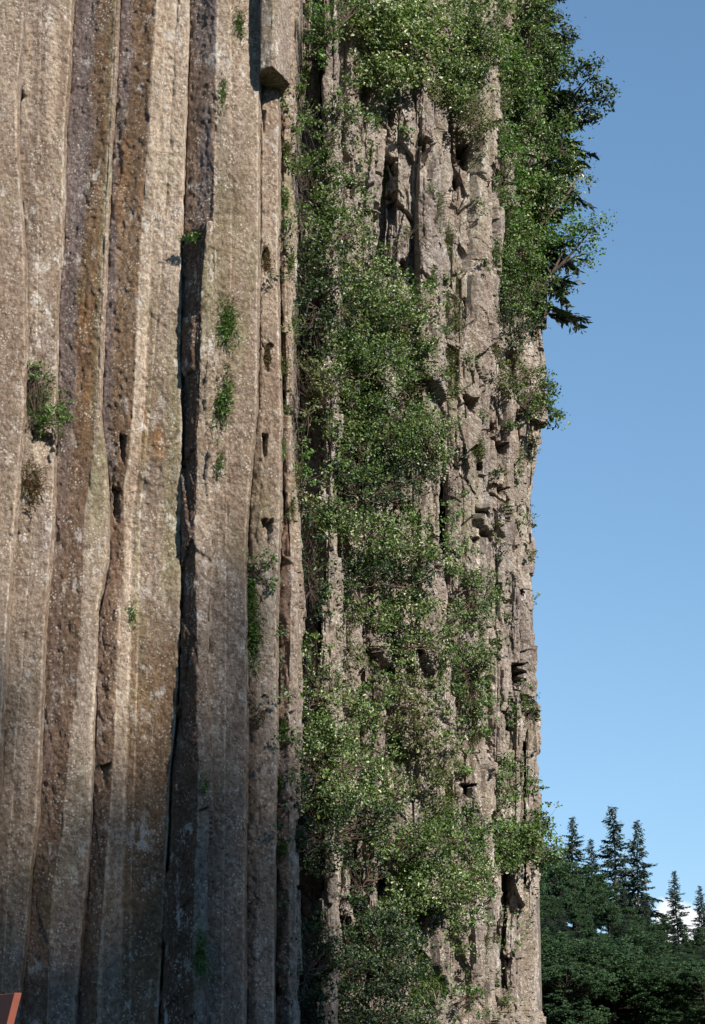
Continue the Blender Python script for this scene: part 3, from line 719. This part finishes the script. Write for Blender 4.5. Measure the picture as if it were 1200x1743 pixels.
S([(545, 400, 55, 55), (600, 390, 45, 45)], 'cream', 'cream speckled shrub spreading below the edge shrub', dens=1.1)
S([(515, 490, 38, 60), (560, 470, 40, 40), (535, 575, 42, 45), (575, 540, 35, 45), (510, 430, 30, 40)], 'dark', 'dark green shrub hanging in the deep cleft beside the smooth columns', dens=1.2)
S([(655, 520, 80, 75), (700, 560, 50, 60), (600, 490, 55, 50), (720, 510, 35, 35), (590, 555, 40, 40)], 'cream', 'widest cream speckled shrub in the middle of the upper wall', dens=1.15)
S([(640, 620, 75, 50), (590, 590, 45, 45), (690, 630, 45, 45)], 'green', 'dense green shrub directly under the widest cream speckled shrub', dens=1.1)
S([(525, 650, 38, 45), (560, 680, 40, 40), (515, 710, 26, 30)], 'olive', 'yellowish olive shrub against the first rough columns', dens=1.2, lsize=.042)
S([(725, 645, 42, 42), (765, 660, 30, 35)], 'olive', 'loose olive shrub left of a black hole in the wall', dens=.8, lsize=.04)
S([(650, 730, 80, 55), (600, 770, 50, 40), (620, 700, 50, 35)], 'green', 'broad green shrub in the centre of the wall', dens=1.1)
S([(725, 740, 55, 60), (745, 790, 35, 35)], 'cream', 'speckled shrub on the right flank of the broad central shrub', dens=1.1)
S([(510, 770, 22, 50), (515, 830, 28, 28)], 'fresh', 'narrow light green shrub beside a pale slim column', dens=1.1, lsize=.04)
S([(680, 815, 70, 40), (610, 830, 55, 40), (570, 870, 28, 28)], 'dark', 'dark drooping shrub under the broad central shrub', dens=1.0)
S([(610, 900, 75, 35), (680, 920, 70, 45), (735, 945, 35, 30)], 'cream', 'long horizontal shrub with cream specks above the dark root tangle', dens=1.15)
S([(625, 975, 55, 35), (690, 985, 50, 35)], 'dark', 'dark root tangled shrub with bare pale twigs', dens=.9)
S([(530, 880, 30, 30)], 'brown', 'dead reddish brown twigs on a small ledge', dens=.5, lsize=.035)
S([(525, 940, 26, 50), (530, 1030, 34, 60), (515, 890, 24, 35), (540, 985, 28, 35)], 'dark', 'dark narrow shrub in the cleft beside the pale slim column', dens=1.1)
S([(790, 960, 35, 45), (825, 1000, 40, 45), (800, 1040, 40, 40)], 'green', 'upright green shrub on the right half below the two notches', dens=1.1)
S([(770, 880, 18, 40), (772, 930, 16, 25)], 'fresh', 'thin lime green strip of growth in a joint of the right wall', dens=1.1, lsize=.036)
S([(700, 1060, 55, 50), (740, 1090, 40, 35), (675, 1110, 35, 30)], 'cream', 'loose cream speckled shrub around a bright rock face', dens=1.0)
S([(800, 1130, 46, 45), (805, 1180, 42, 40), (775, 1085, 28, 28)], 'green', 'dense round dark green shrub in the right half of the wall', dens=1.5)
S([(590, 1060, 25, 45), (600, 1120, 35, 30)], 'olive', 'soft olive growth between two shaded columns', dens=.9, lsize=.04)
S([(535, 1130, 38, 50), (515, 1190, 32, 45), (590, 1190, 40, 45), (545, 1210, 35, 30)], 'cream', 'cream speckled shrub at the foot of the brown slim column', dens=1.15)
S([(545, 1270, 60, 55), (610, 1290, 55, 50), (505, 1300, 30, 60), (570, 1350, 60, 45)], 'cream', 'large glinting shrub low in the wall, largest on the lower left', dens=1.2)
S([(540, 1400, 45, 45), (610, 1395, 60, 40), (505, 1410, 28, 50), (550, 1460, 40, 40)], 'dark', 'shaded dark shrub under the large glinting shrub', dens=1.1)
S([(690, 1190, 45, 50), (720, 1240, 45, 40), (660, 1230, 28, 28)], 'olive', 'sprawling olive green shrub beside a narrow bright rock rib', dens=1.1, lsize=.044)
S([(760, 1290, 40, 50), (740, 1340, 40, 35)], 'olive', 'moss green shrub left of the stacked black notches', dens=.9, lsize=.042)
S([(720, 1440, 70, 45), (780, 1410, 60, 40), (660, 1430, 40, 35)], 'green', 'wide layered shrub below the stacked black notches', dens=1.05)
S([(750, 1510, 75, 45), (690, 1530, 50, 40), (810, 1490, 45, 35)], 'cream', 'spotted wide shrub with a bare forked branch low in the wall', dens=1.1, root=(722, 1545))
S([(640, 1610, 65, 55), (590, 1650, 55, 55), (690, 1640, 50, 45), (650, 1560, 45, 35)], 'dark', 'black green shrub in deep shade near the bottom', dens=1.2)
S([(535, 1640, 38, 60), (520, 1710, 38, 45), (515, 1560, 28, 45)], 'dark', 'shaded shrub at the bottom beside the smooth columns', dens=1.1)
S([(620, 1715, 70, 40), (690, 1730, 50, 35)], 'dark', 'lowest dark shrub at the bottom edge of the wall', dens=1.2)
S([(780, 1585, 40, 45), (750, 1620, 30, 30)], 'green', 'small green shrub hanging beside a pale low column', dens=.9)
S([(785, 1700, 40, 35), (830, 1660, 25, 35)], 'green', 'leafy shrub at the foot of the right wall', dens=.8)
S([(870, 1330, 35, 35), (855, 1370, 30, 30)], 'green', 'sparse leafy shrub right under the wedge shaped notch', dens=.9, lsize=.05)
S([(880, 1425, 50, 35), (850, 1455, 35, 25), (915, 1400, 30, 30), (922, 1445, 34, 30)], 'green', 'shrub reaching out over the cliff edge before the dark forest', dens=2.0, root=(868, 1450), lsize=.055)
S([(915, 660, 30, 35), (935, 695, 28, 32), (895, 690, 30, 30)], 'green', 'lone bush jutting from the cliff edge against the sky', dens=1.9, root=(885, 690), lsize=.055)
S([(865, 640, 32, 50), (900, 620, 28, 35)], 'olive', 'olive shrub clinging behind the lone edge bush', dens=.8, lsize=.045)
S([(875, 560, 38, 40), (905, 545, 28, 28)], 'dark', 'dark undergrowth in the hollow below the clifftop trees', dens=1.1)
S([(700, 400, 22, 28), (665, 420, 20, 25)], 'olive', 'small moss green shrub in a crack of the upper bare rock', dens=.9, lsize=.036)
S([(860, 290, 34, 60), (868, 370, 30, 55), (850, 230, 30, 40)], 'fresh', 'yellow green shrub along the right rim of the bare rock', dens=1.1, lsize=.045)
S([(890, 460, 42, 50), (935, 490, 34, 38), (875, 510, 34, 35), (860, 440, 24, 40)], 'green', 'rounded green shrub under the clifftop trees', dens=1.2)
S([(905, 950, 8, 18)], 'olive', 'little sprig on the right edge of the cliff, upper one', dens=1.5, lsize=.045)
S([(905, 1022, 14, 14)], 'green', 'tiny sprig leaning out into the sky from the cliff edge', dens=2.0, lsize=.05)
S([(903, 880, 7, 22)], 'olive', 'faint brown green fringe on the right edge above the sprigs', dens=1.5, lsize=.04)
S([(893, 1190, 16, 32), (905, 1225, 10, 30)], 'green', 'small green bush on the edge below the large hollow', dens=1.6, lsize=.045)
S([(912, 1335, 12, 22)], 'green', 'small fringe of leaves on the edge above the reaching shrub', dens=1.2, lsize=.05)
S([(445, 955, 26, 28), (460, 990, 16, 22), (432, 990, 14, 20)], 'fresh', 'pale green leafy plant on the smooth column edge', dens=.8, lsize=.036)
S([(428, 1180, 20, 26), (450, 1215, 18, 20)], 'brown', 'reddish brown twiggy plant on the smooth columns', dens=.5, lsize=.03)
S([(72, 655, 28, 34), (98, 695, 26, 28), (62, 635, 16, 24), (80, 710, 30, 30)], 'fresh', 'green bush growing from the joint far left on the smooth columns', dens=2.2, lsize=.032, root=(56, 725), out=.3)

T = tuft
T([(100, 715, 40, 40), (75, 690, 40, 40)], 'tuft', 'feathery green fringe around the far left bush', n=420, width=.005, name='fern_tuft')
T([(62, 820, 30, 40)], 'brown', 'dry brown tuft under the far left bush', n=380)
T([(392, 545, 26, 48)], 'tuft', 'bright grass tuft on the lit smooth column, middle height', n=420, leafy=150)
T([(385, 665, 22, 55)], 'tuft', 'green hanging tuft below the bright grass tuft', n=460, leafy=240)
T([(378, 785, 12, 28)], 'tuft', 'thin tuft at the bottom of the hanging green line', n=140)
T([(410, 35, 20, 36)], 'tuft', 'yellowish tuft near the top of the lit smooth column', n=300)
T([(383, 150, 12, 40)], 'tuft', 'faint moss streak beside the reddish scar', n=160)
T([(457, 445, 13, 30)], 'brown', 'olive brown tuft in a hollow of the narrow column', n=240)
T([(457, 605, 12, 28)], 'brown', 'lower brown tuft in the hollow of the narrow column', n=240)
T([(497, 548, 20, 42)], 'tuft', 'golden green tuft at the rim beside the dark cleft', n=420)
T([(435, 1075, 26, 60), (430, 1020, 22, 40)], 'tuft', 'long feathery fringe in the recess of the smooth columns', n=420, leafy=160)
T([(335, 405, 28, 10)], 'tuft', 'little ferns on top of the broken column stub', n=160, leafy=60, name='fern_tuft')
T([(345, 1625, 18, 46)], 'tuft', 'dark hanging fern low on the shaded smooth columns', n=420, droop=1.4, name='fern_tuft')
T([(228, 1042, 12, 20)], 'tuft', 'small weed on the broad brown column face', n=110, leafy=40)
T([(350, 1332, 10, 16)], 'tuft', 'small bright weed at the foot of the thin lit rib', n=90, leafy=40)
T([(745, 350, 28, 50), (760, 400, 25, 35)], 'olive', 'wispy olive grass on the upper bare rock', n=420)
T([(782, 540, 16, 48)], 'olive', 'long grass streak down the right bare rock', n=380)
T([(700, 1690, 45, 40), (740, 1660, 35, 40)], 'tuft', 'yellow green ferns at the bottom of the wall', n=480, droop=.9, name='fern_tuft')
T([(590, 1440, 28, 50)], 'tuft', 'light fern on a shaded lower column', n=300, droop=.9, name='fern_tuft')
T([(520, 120, 25, 30)], 'tuft', 'tuft beside the foot of the hanging column', n=260, leafy=80)
T([(895, 1560, 18, 30)], 'tuft', 'thin tuft on the smooth right hand edge columns', n=90, leafy=50)
T([(885, 770, 26, 28), (900, 745, 20, 25)], 'olive', 'grassy fringe below the lone edge bush', n=300)
T([(575, 1160, 28, 40)], 'tuft', 'soft fern between the lower shaded columns', n=320, name='fern_tuft')
T([(810, 1250, 20, 22), (770, 1350, 24, 26)], 'olive', 'dry grass around the stacked black notches', n=260)

S([(650, 1180, 36, 40), (625, 1225, 34, 36)], 'green', 'ragged green shrub between two narrow bright ribs', dens=1.0)
S([(650, 1290, 34, 50), (670, 1360, 34, 34)], 'cream', 'speckled hanging shrub right of the large glinting shrub', dens=1.0)
S([(560, 730, 26, 50), (575, 800, 26, 40)], 'green', 'narrow green shrub on the slim pale column', dens=.9, lsize=.045)
S([(640, 1050, 36, 40), (610, 1010, 34, 40)], 'green', 'green shrub hanging under the root tangled shrub', dens=1.0)
S([(600, 1500, 34, 60), (640, 1480, 26, 40)], 'dark', 'dark shrub between the bright lower ribs', dens=1.0)
S([(600, 620, 50, 40), (565, 640, 34, 34)], 'cream', 'small speckled shrub filling the left middle of the green curtain', dens=1.0)
S([(625, 250, 22, 40), (615, 200, 26, 30)], 'cream', 'narrow speckled shrub bordering the bare rock on the left', dens=.8)
S([(620, 440, 36, 30), (650, 460, 30, 26)], 'cream', 'light speckled shrub on top of the widest cream speckled shrub', dens=1.0)
S([(760, 1190, 26, 34), (770, 1240, 28, 30)], 'cream', 'small speckled shrub beneath the dense round one', dens=.9)
S([(835, 560, 20, 40), (850, 610, 22, 34)], 'olive', 'olive streak of growth on the right side of the bare rock', dens=.8, lsize=.04)
S([(520, 200, 30, 45), (505, 150, 20, 35)], 'green', 'green shrub next to the foot of the hanging broken column', dens=1.0, lsize=.042)
rl = random.Random(21)
for (px, py) in [(640, 190), (690, 225), (735, 330), (815, 350), (700, 480), (760, 480), (830, 450), (800, 610), (765, 560), (820, 700), (870, 720), (905, 760), (880, 800), (840, 810), (790, 830), (760, 860), (700, 880), (845, 905), (885, 890), (865, 985),
                 (850, 940), (700, 1010), (755, 1040), (870, 1050), (850, 1090), (830, 1230), (870, 1215), (700, 1290), (790, 1300), (815, 1420), (850, 1560), (840, 1600), (880, 1590), (800, 1650), (860, 1700), (690, 1480), (835, 1500), (660, 1400), (560, 1010),
                 (575, 930), (860, 870), (720, 190), (815, 270), (780, 770), (890, 1290), (770, 1480), (740, 1560), (700, 1590)]:
    rr = rl.uniform(9, 20)
    S([(px, py, rr, rr*rl.uniform(.8, 1.9))], rl.choice(['green', 'olive', 'green', 'fresh', 'dark', 'cream']), 'small green plant rooted in a crack of the rough right hand wall', 'plant', 'small plants rooted in cracks of the rough wall',
      name='ledge_plant', dens=1.1, lsize=rl.choice([.034, .042, .048]), stems=False)

S([(880, 140, 44, 50), (855, 90, 34, 45), (900, 190, 36, 40)], 'fresh', 'light green shrub behind the topmost rim tree', dens=1.4, lsize=.06)
S([(845, 170, 30, 45), (835, 215, 26, 36)], 'green', 'green shrub at the upper left foot of the rim trees', dens=1.3, lsize=.055)
S([(890, 280, 44, 50), (905, 350, 40, 45)], 'fresh', 'light green shrub in the middle of the rim thicket', dens=1.4, lsize=.06)
S([(885, 410, 42, 45), (862, 460, 26, 45), (900, 520, 34, 36)], 'green', 'full green shrub at the lower end of the rim thicket', dens=1.4, lsize=.06)
S([(930, 60, 34, 60), (925, 150, 32, 45)], 'dark', 'dark shrub between the rim trees against the sky', dens=1.3, lsize=.06)
rt = random.Random(33)
for (px, py) in [(492, 250), (488, 340), (498, 440), (486, 620), (490, 700), (480, 760), (498, 860), (476, 1120), (486, 1240), (480, 1330), (484, 1440), (640, 200), (660, 300), (650, 660), (700, 690), (780, 480), (770, 620), (820, 760),
                 (700, 870), (820, 1070), (750, 1130), (680, 1260), (640, 1370), (740, 1400), (820, 1450), (690, 1500), (780, 1560), (720, 1620), (830, 1580), (600, 830), (660, 1020), (870, 520), (850, 420), (740, 470), (560, 1240), (600, 1350)]:
    a = rt.uniform(14, 26) if px > 500 else rt.uniform(8, 14)
    T([(px, py, a, a*rt.uniform(1.2, 2.0))], rt.choice(['tuft', 'olive', 'tuft']), 'wispy tuft of grass hanging among the shrubs of the wall', 'tuft', 'grass tufts among the shrubs of the wall', n=int(150+a*8), droop=rt.uniform(.4, 1.2))
# ------------------------------------------------------------------ trees at the right rim of the cliff
def rim_tree(lobes, kind, label, root, lsize=.06, dens=1.1, dD=.6, trunk=PALEBARK):
    """broadleaf tree growing out of the rim: trunk, boughs, crown"""
    D = wallD(min(root[0], 912))+dD; base = P3(root[0], root[1], D); fo = Acc(); st = Acc(); tk = Acc()
    cs = [P3(l[0], l[1], min(D-.2+NP.uniform(-.5, .5), wallD(l[0])-l[2]/F*D*.7 if l[0] < 930 else 99)) for l in lobes]; mid = np.mean(cs, axis=0)
    fork = base+(mid-base)*.55
    tk.add(*tubes(np.array([base]), np.array([fork]), .07, .045, -.05, 8))
    for (px, py, rx, ry), c in zip(lobes, cs):
        s = D/F; RX, RZ = rx*s, ry*s; RY = RX*.9
        st.add(*tubes(np.array([fork]), np.array([c]), .04, .014, -.05, 6))
        nc = max(5, int(dens*24*(RX*RZ)/.25)); u = NP.normal(size=(nc, 3)); u /= np.linalg.norm(u, axis=1)[:, None]; r = NP.uniform(.1, 1, nc)**.55
        C_ = c+u*r[:, None]*np.array([RX, RY, RZ]); cr_ = NP.uniform(.09, .2, nc)
        nl = (NP.uniform(14, 38, nc)*(cr_/.13)**1.4*(.052/lsize)).astype(int)+3; idx = np.repeat(np.arange(nc), nl)
        fo.add(*leaves_at(C_[idx]+NP.normal(size=(len(idx), 3))*cr_[idx][:, None]*np.array([1, 1, .6])*.7, lsize))
        st.add(*tubes(c+(C_-c)*.1, C_, .009, .003, .03, 3))
    o = empty('broadleaf_tree', base, label, 'tree', 'trees along the rim of the cliff')
    link('trunk', tk.mesh('trunk', trunk, True, base), o); link('branches', st.mesh('branches', BARK, True, base), o)
    link('crown', fo.mesh('crown', LEAF[kind], False, base), o)
rim_tree([(895, 45, 46, 55), (868, 110, 40, 50), (935, 105, 36, 50), (905, 5, 46, 40), (880, 165, 40, 40)], 'green', 'leafy tree at the very top of the rim with a bare pale bough', (880, 260), dens=1.3)
rim_tree([(1005, 130, 34, 34), (1030, 165, 30, 34), (995, 190, 34, 26), (975, 160, 30, 34), (1015, 205, 26, 14)], 'dark', 'tree reaching farthest out into the sky at the upper right', (905, 235), lsize=.07, dens=1.0)
rim_tree([(920, 230, 44, 48), (888, 205, 38, 50), (955, 255, 36, 42), (965, 205, 26, 30)], 'green', 'tree below the farthest reaching tree, dense and mid green', (885, 380))
rim_tree([(925, 325, 50, 48), (885, 330, 34, 48), (965, 320, 34, 40), (990, 290, 22, 24)], 'cream', 'speckled tree in the middle of the rim', (890, 470))
rim_tree([(920, 415, 52, 50), (970, 400, 38, 40), (1010, 385, 26, 26), (1000, 432, 24, 20)], 'fresh', 'bright green tree leaning out at the lower end of the rim', (893, 540))
def rim_conifer(px, pyb, H, R, seed, label, D, lean=0.02, nb=80):
    m = conifer_meshes(H, R, seed, spray=.26, nb=nb, bare=.04, leanx=lean, power=.7)
    make_conifer(m, P3(px, pyb, D), label, 'conifer', 'conifers on the rim of the cliff', rz=seed)
rim_tree([(960, 60, 26, 40), (950, 110, 30, 36)], 'dark', 'dark leafy tree top between the topmost tree and the sky', (905, 250), lsize=.06, dens=1.2)
rim_conifer(925, 560, 8.2, 1.15, 31, 'dark conifer on the rim whose boughs droop against the sky', 34.2, .0, 110)
rim_conifer(935, 330, 6.8, 1.0, 32, 'dark conifer at the top right corner of the cliff', 34.6, .01, 90)
m = conifer_meshes(.75, .17, 33, spray=.07, nb=40, bare=.05); make_conifer(m, P3(905, 1225, 33.6), 'little conifer sapling on the cliff edge', 'conifer')

# ------------------------------------------------------------------ the wood on the hillside
CON = [conifer_meshes(24, 6.2, 41, spray=1.0, nb=150, bare=.10, gaps=.3, power=.8), conifer_meshes(24, 5.2, 42, spray=.95, nb=130, bare=.12, gaps=.3, power=.75), conifer_meshes(22, 6.4, 43, spray=1.05, nb=130, bare=.08, gaps=.3, power=.8)]
BRO = [broadleaf_meshes(14, 4.6, 51, .34), broadleaf_meshes(13, 5.2, 52, .34), broadleaf_meshes(15, 4.2, 53, .34)]
def top_place(px, py, D, H0, meshes, label, group=None, rz=0, name='conifer_tree', cat='conifer', wide=1.0):
    """stand a tree on the hill so that its tip is at the photo pixel"""
    x, y, z = P3(px, py, D); g = float(hill_z(np.array(x), np.array(D)))-.1; sc = (z-g)/H0
    return make_conifer(meshes, (x, y, g), label, cat, group, rz, (sc*wide, sc*wide, sc), name)
gs = 'conifers standing out on the forest skyline'
top_place(972, 1388, 215, 24, CON[0], 'broad leftmost conifer of the skyline, next to the cliff', gs, .3)
top_place(1006, 1425, 235, 24, CON[1], 'small conifer tip between the leftmost and the tallest ones', gs, 2.0)
top_place(1041, 1369, 205, 24, CON[1], 'tallest conifer of the distant skyline, straight and open', gs, 1.1, wide=1.15)
top_place(1081, 1374, 198, 24, CON[2], 'broken topped skyline conifer right of the tallest one', gs, 4.0, wide=.85)
top_place(1148, 1480, 190, 24, CON[1], 'lone conifer before the white cloud', gs, 3.0, wide=1.1)
top_place(1191, 1506, 185, 24, CON[0], 'conifer at the right border of the picture', gs, 5.0, wide=.9)
rs = random.Random(11)
gw = 'trees of the shaded wood below the skyline'
LB = 'dark green leafy tree in the shaded wood below the skyline conifers'
LC = 'dark conifer buried in the shaded wood below the skyline conifers'
spots = []
for (px, py, D, k) in [(930, 1470, 200, 'c'), (948, 1450, 190, 'c'), (1000, 1475, 185, 'b'), (975, 1490, 170, 'b'), (1020, 1490, 190, 'b'), (1060, 1500, 190, 'c'), (1095, 1520, 185, 'c'), (1070, 1540, 175, 'b'), (1040, 1545, 165, 'b'),
                       (940, 1520, 160, 'b'), (985, 1550, 155, 'c'), (1015, 1570, 150, 'b'), (1090, 1590, 160, 'b'), (1120, 1610, 160, 'c'), (1125, 1655, 150, 'b'), (1165, 1590, 175, 'c'), (1160, 1640, 160, 'b'), (1195, 1620, 165, 'c'), (1200, 1660, 150, 'b'),
                       (930, 1580, 140, 'b'), (960, 1600, 140, 'b'), (1050, 1610, 145, 'b'), (1085, 1650, 140, 'b'), (1000, 1640, 132, 'b'), (940, 1650, 130, 'b'), (1040, 1680, 128, 'b'), (975, 1690, 125, 'b'), (1110, 1700, 130, 'b'), (1160, 1690, 138, 'b'), (1195, 1705, 132, 'b'),
                       (930, 1545, 150, 'c'), (1240, 1600, 175, 'c'), (1270, 1640, 160, 'b'), (900, 1480, 210, 'c'), (880, 1500, 190, 'c'), (1300, 1560, 200, 'c'), (1230, 1690, 140, 'b')]:
    if k == 'c': top_place(px, py, D, 24, CON[rs.randrange(3)], LC, gw, rs.uniform(0, 6), wide=rs.uniform(.95, 1.25))
    else:
        i = rs.randrange(3); H0 = (14, 13, 15)[i]
        top_place(px, py, D, H0*.97, BRO[i], LB, gw, rs.uniform(0, 6), 'broadleaf_tree', 'tree', wide=rs.uniform(.9, 1.25))

rf = random.Random(5)
LOW = [broadleaf_meshes(6, 3.0, 71, .10, 520, 46, base=.0, bark=WOODTWIG), broadleaf_meshes(6, 3.4, 72, .10, 520, 50, base=.0, bark=WOODTWIG)]
LL = 'low leafy thicket tree at the foot of the wooded rise'
for k in range(64):
    D = 84+86*(k/64)+rf.uniform(-3, 3); px = rf.uniform(880, 1290)
    sky_ = 1500+(px-915)*.5; py = max(sky_+30, 1700-(k/64)*190+rf.uniform(-35, 45)); x, y, z = P3(px, py, D); g = float(hill_z(np.array(x), np.array(D)))-.2
    h = max(z-g, 2.2); i = rf.randrange(3)
    if D < 100: make_conifer(LOW[k % 2], (x, D, g), LL, 'tree', 'low trees at the foot of the wooded rise', rf.uniform(0, 6), (max(h, 3)/6*1.3, max(h, 3)/6*1.3, h/6*1.05), 'broadleaf_tree')
    elif rf.random() < .6: make_conifer(CON[i], (x, D, g), LC, 'conifer', gw, rf.uniform(0, 6), (h/24*1.3, h/24*1.3, h/24))
    else: make_conifer(BRO[i], (x, D, g), LB, 'tree', gw, rf.uniform(0, 6), (h/13*1.1, h/13*1.1, h/14), 'broadleaf_tree')
for (px, py, D, k) in [(925, 1440, 185, 'b'), (940, 1470, 178, 'b'), (1190, 1640, 150, 'b'), (1140, 1640, 150, 'b'), (1160, 1650, 145, 'c'), (1010, 1500, 150, 'b'), (985, 1530, 140, 'b'), (1035, 1530, 150, 'b'), (960, 1560, 132, 'c'), (1010, 1590, 128, 'c'), (1060, 1570, 140, 'c'),
                       (935, 1600, 120, 'c'), (985, 1630, 115, 'c'), (1045, 1630, 122, 'c'), (1095, 1630, 130, 'c'), (1140, 1660, 130, 'c'), (1180, 1670, 126, 'c'), (1075, 1680, 112, 'c'), (950, 1670, 108, 'b'), (1125, 1690, 112, 'c'), (1010, 1690, 105, 'c'), (1165, 1620, 140, 'b')]:
    if k == 'c': top_place(px, py, D, 24, CON[rf.randrange(3)], LC, gw, rf.uniform(0, 6), wide=rf.uniform(1.5, 2.0))
    else: top_place(px, py, D, 13.5, BRO[rf.randrange(3)], LB, gw, rf.uniform(0, 6), 'broadleaf_tree', 'tree', wide=rf.uniform(1.0, 1.3))
for k in range(54):
    px = rf.uniform(900, 1215); sky_ = 1425+(px-915)*.78; py = sky_+rf.uniform(0, 170); D = 182-(py-sky_)*.38
    if rf.random() < .4: top_place(px, py, D, 24, CON[k % 3], LC, gw, rf.uniform(0, 6), wide=rf.uniform(1.3, 1.8))
    else: top_place(px, py, D, 13.5, BRO[k % 3], LB, gw, rf.uniform(0, 6), 'broadleaf_tree', 'tree', wide=rf.uniform(1.0, 1.4))
for k in range(26):
    px = 890+k*14+rf.uniform(-6, 6); D = rf.uniform(72, 90); x = float(kx(px, 1720.0))*D; g = float(hill_z(np.array(x), np.array(D)))-.3; h = rf.uniform(2.0, 3.4)+(.8 if px < 1100 else 0)
    make_conifer(LOW[k % 2], (x, D, g), LL, 'tree', 'low trees at the foot of the wooded rise', rf.uniform(0, 6), (h/6*1.5, h/6*1.5, h/6), 'broadleaf_tree')

# ------------------------------------------------------------------ tall trees on an added, unseen slope behind the viewpoint: they throw the shade on the foot of the wall
SH = [conifer_meshes(32, 4.2, 61, spray=.9, nb=150, bare=.2, power=.8), conifer_meshes(31, 3.8, 62, spray=.9, nb=150, bare=.2, power=.75)]
ga = 'conifers on the slope behind the viewpoint'
la = 'tall conifer on the slope behind the viewpoint, outside the picture'
hx, hy = math.sin(SUN_AZ), -math.cos(SUN_AZ); pxv, pyv = math.cos(SUN_AZ), math.sin(SUN_AZ)
def slope_z(x, y):
    d = (x+2)*hx+(y-24)*hy; p = x*pxv+y*pyv
    return 48*sstep(40, 112, d)*sstep(-75, -40, p)*sstep(95, 60, p)
def slope():
    n = 80; d = np.linspace(30, 190, n); p = np.linspace(-80, 100, n); Dg, Pg = np.meshgrid(d, p)
    X = -2+Dg*hx; Yg = 24+Dg*hy; c0 = (-2*pxv+24*pyv); X = X+(Pg-c0)*pxv; Yg = Yg+(Pg-c0)*pyv
    Z = slope_z(X, Yg)*sstep(190, 150, Dg)+.5*fbm(X*.1, Yg*.1, X*0, 9, 3)-.6
    V = np.stack([X, Yg, Z], -1).reshape(-1, 3); i = np.arange(n-1)[:, None]*n; j = np.arange(n-1)[None, :]
    q = np.stack([i+j, i+n+j, i+n+j+1, i+j+1], -1).reshape(-1, 4)
    tag(link('hill', mesh_from('hill', V, q, None, HILL, True)), 'unseen slope added behind the viewpoint to raise the shade trees', 'hill', kind='structure')
slope()
# (perpendicular offset of the wall point shaded, height on the wall the tip reaches, distance)
for i, (p, zt_, d) in enumerate([(9.5, 6.0, 100), (11.3, 5.4, 112), (12.6, 6.6, 104), (13.8, 5.6, 96), (15.0, 6.8, 110), (16.3, 5.0, 100), (17.8, 4.0, 107), (19.4, 2.8, 98), (10.4, 4.6, 120), (14.4, 4.8, 122), (16.9, 3.4, 118), (12.0, 4.2, 92), (8.0, 5.6, 106), (10.0, 3.2, 96), (11.6, 3.0, 118), (13.2, 3.4, 99), (14.6, 3.2, 115), (16.0, 2.8, 94), (17.4, 2.6, 112), (18.6, 2.2, 104)]):
    x = hx*d+pxv*p+(-2*hx+24*hy)*hx; y = hy*d+pyv*p+(-2*hx+24*hy)*hy
    g = float(slope_z(np.array(x), np.array(y)))-.6; top = zt_+d*math.tan(SUN_EL)
    make_conifer(SH[i % 2], (x, y, g), la, 'conifer', ga, i*1.3, (1.0, 1.0, (top-g)/32))

# ------------------------------------------------------------------ the red painted board close to the camera
def board():
    import bmesh
    bm = bmesh.new(); bmesh.ops.create_cube(bm, size=1.0)
    W, Tk, H = .9, .034, 1.75
    for v in bm.verts:
        v.co.x = (v.co.x-.5)*W; v.co.y *= Tk; v.co.z = (v.co.z+.5)*H
        if v.co.z > .1: v.co.z += .50*v.co.x
    bmesh.ops.bevel(bm, geom=bm.edges[:], offset=.0012, segments=1, affect='EDGES')
    me = bpy.data.meshes.new('red_board'); bm.to_mesh(me); bm.free(); me.materials.append(REDPAINT)
    o = link('red_board', me); x, y, z = P3(31, 1690, 7.5)
    o.rotation_euler = (math.radians(0), math.radians(23), math.radians(-50))
    bpy.context.view_layer.update()
    top = o.matrix_world.to_3x3() @ Vector((0, 0, H)); o.location = Vector((x, y, z))-top
    tag(o, 'red painted leaning wooden board cut off in the bottom left corner', 'board')
board()
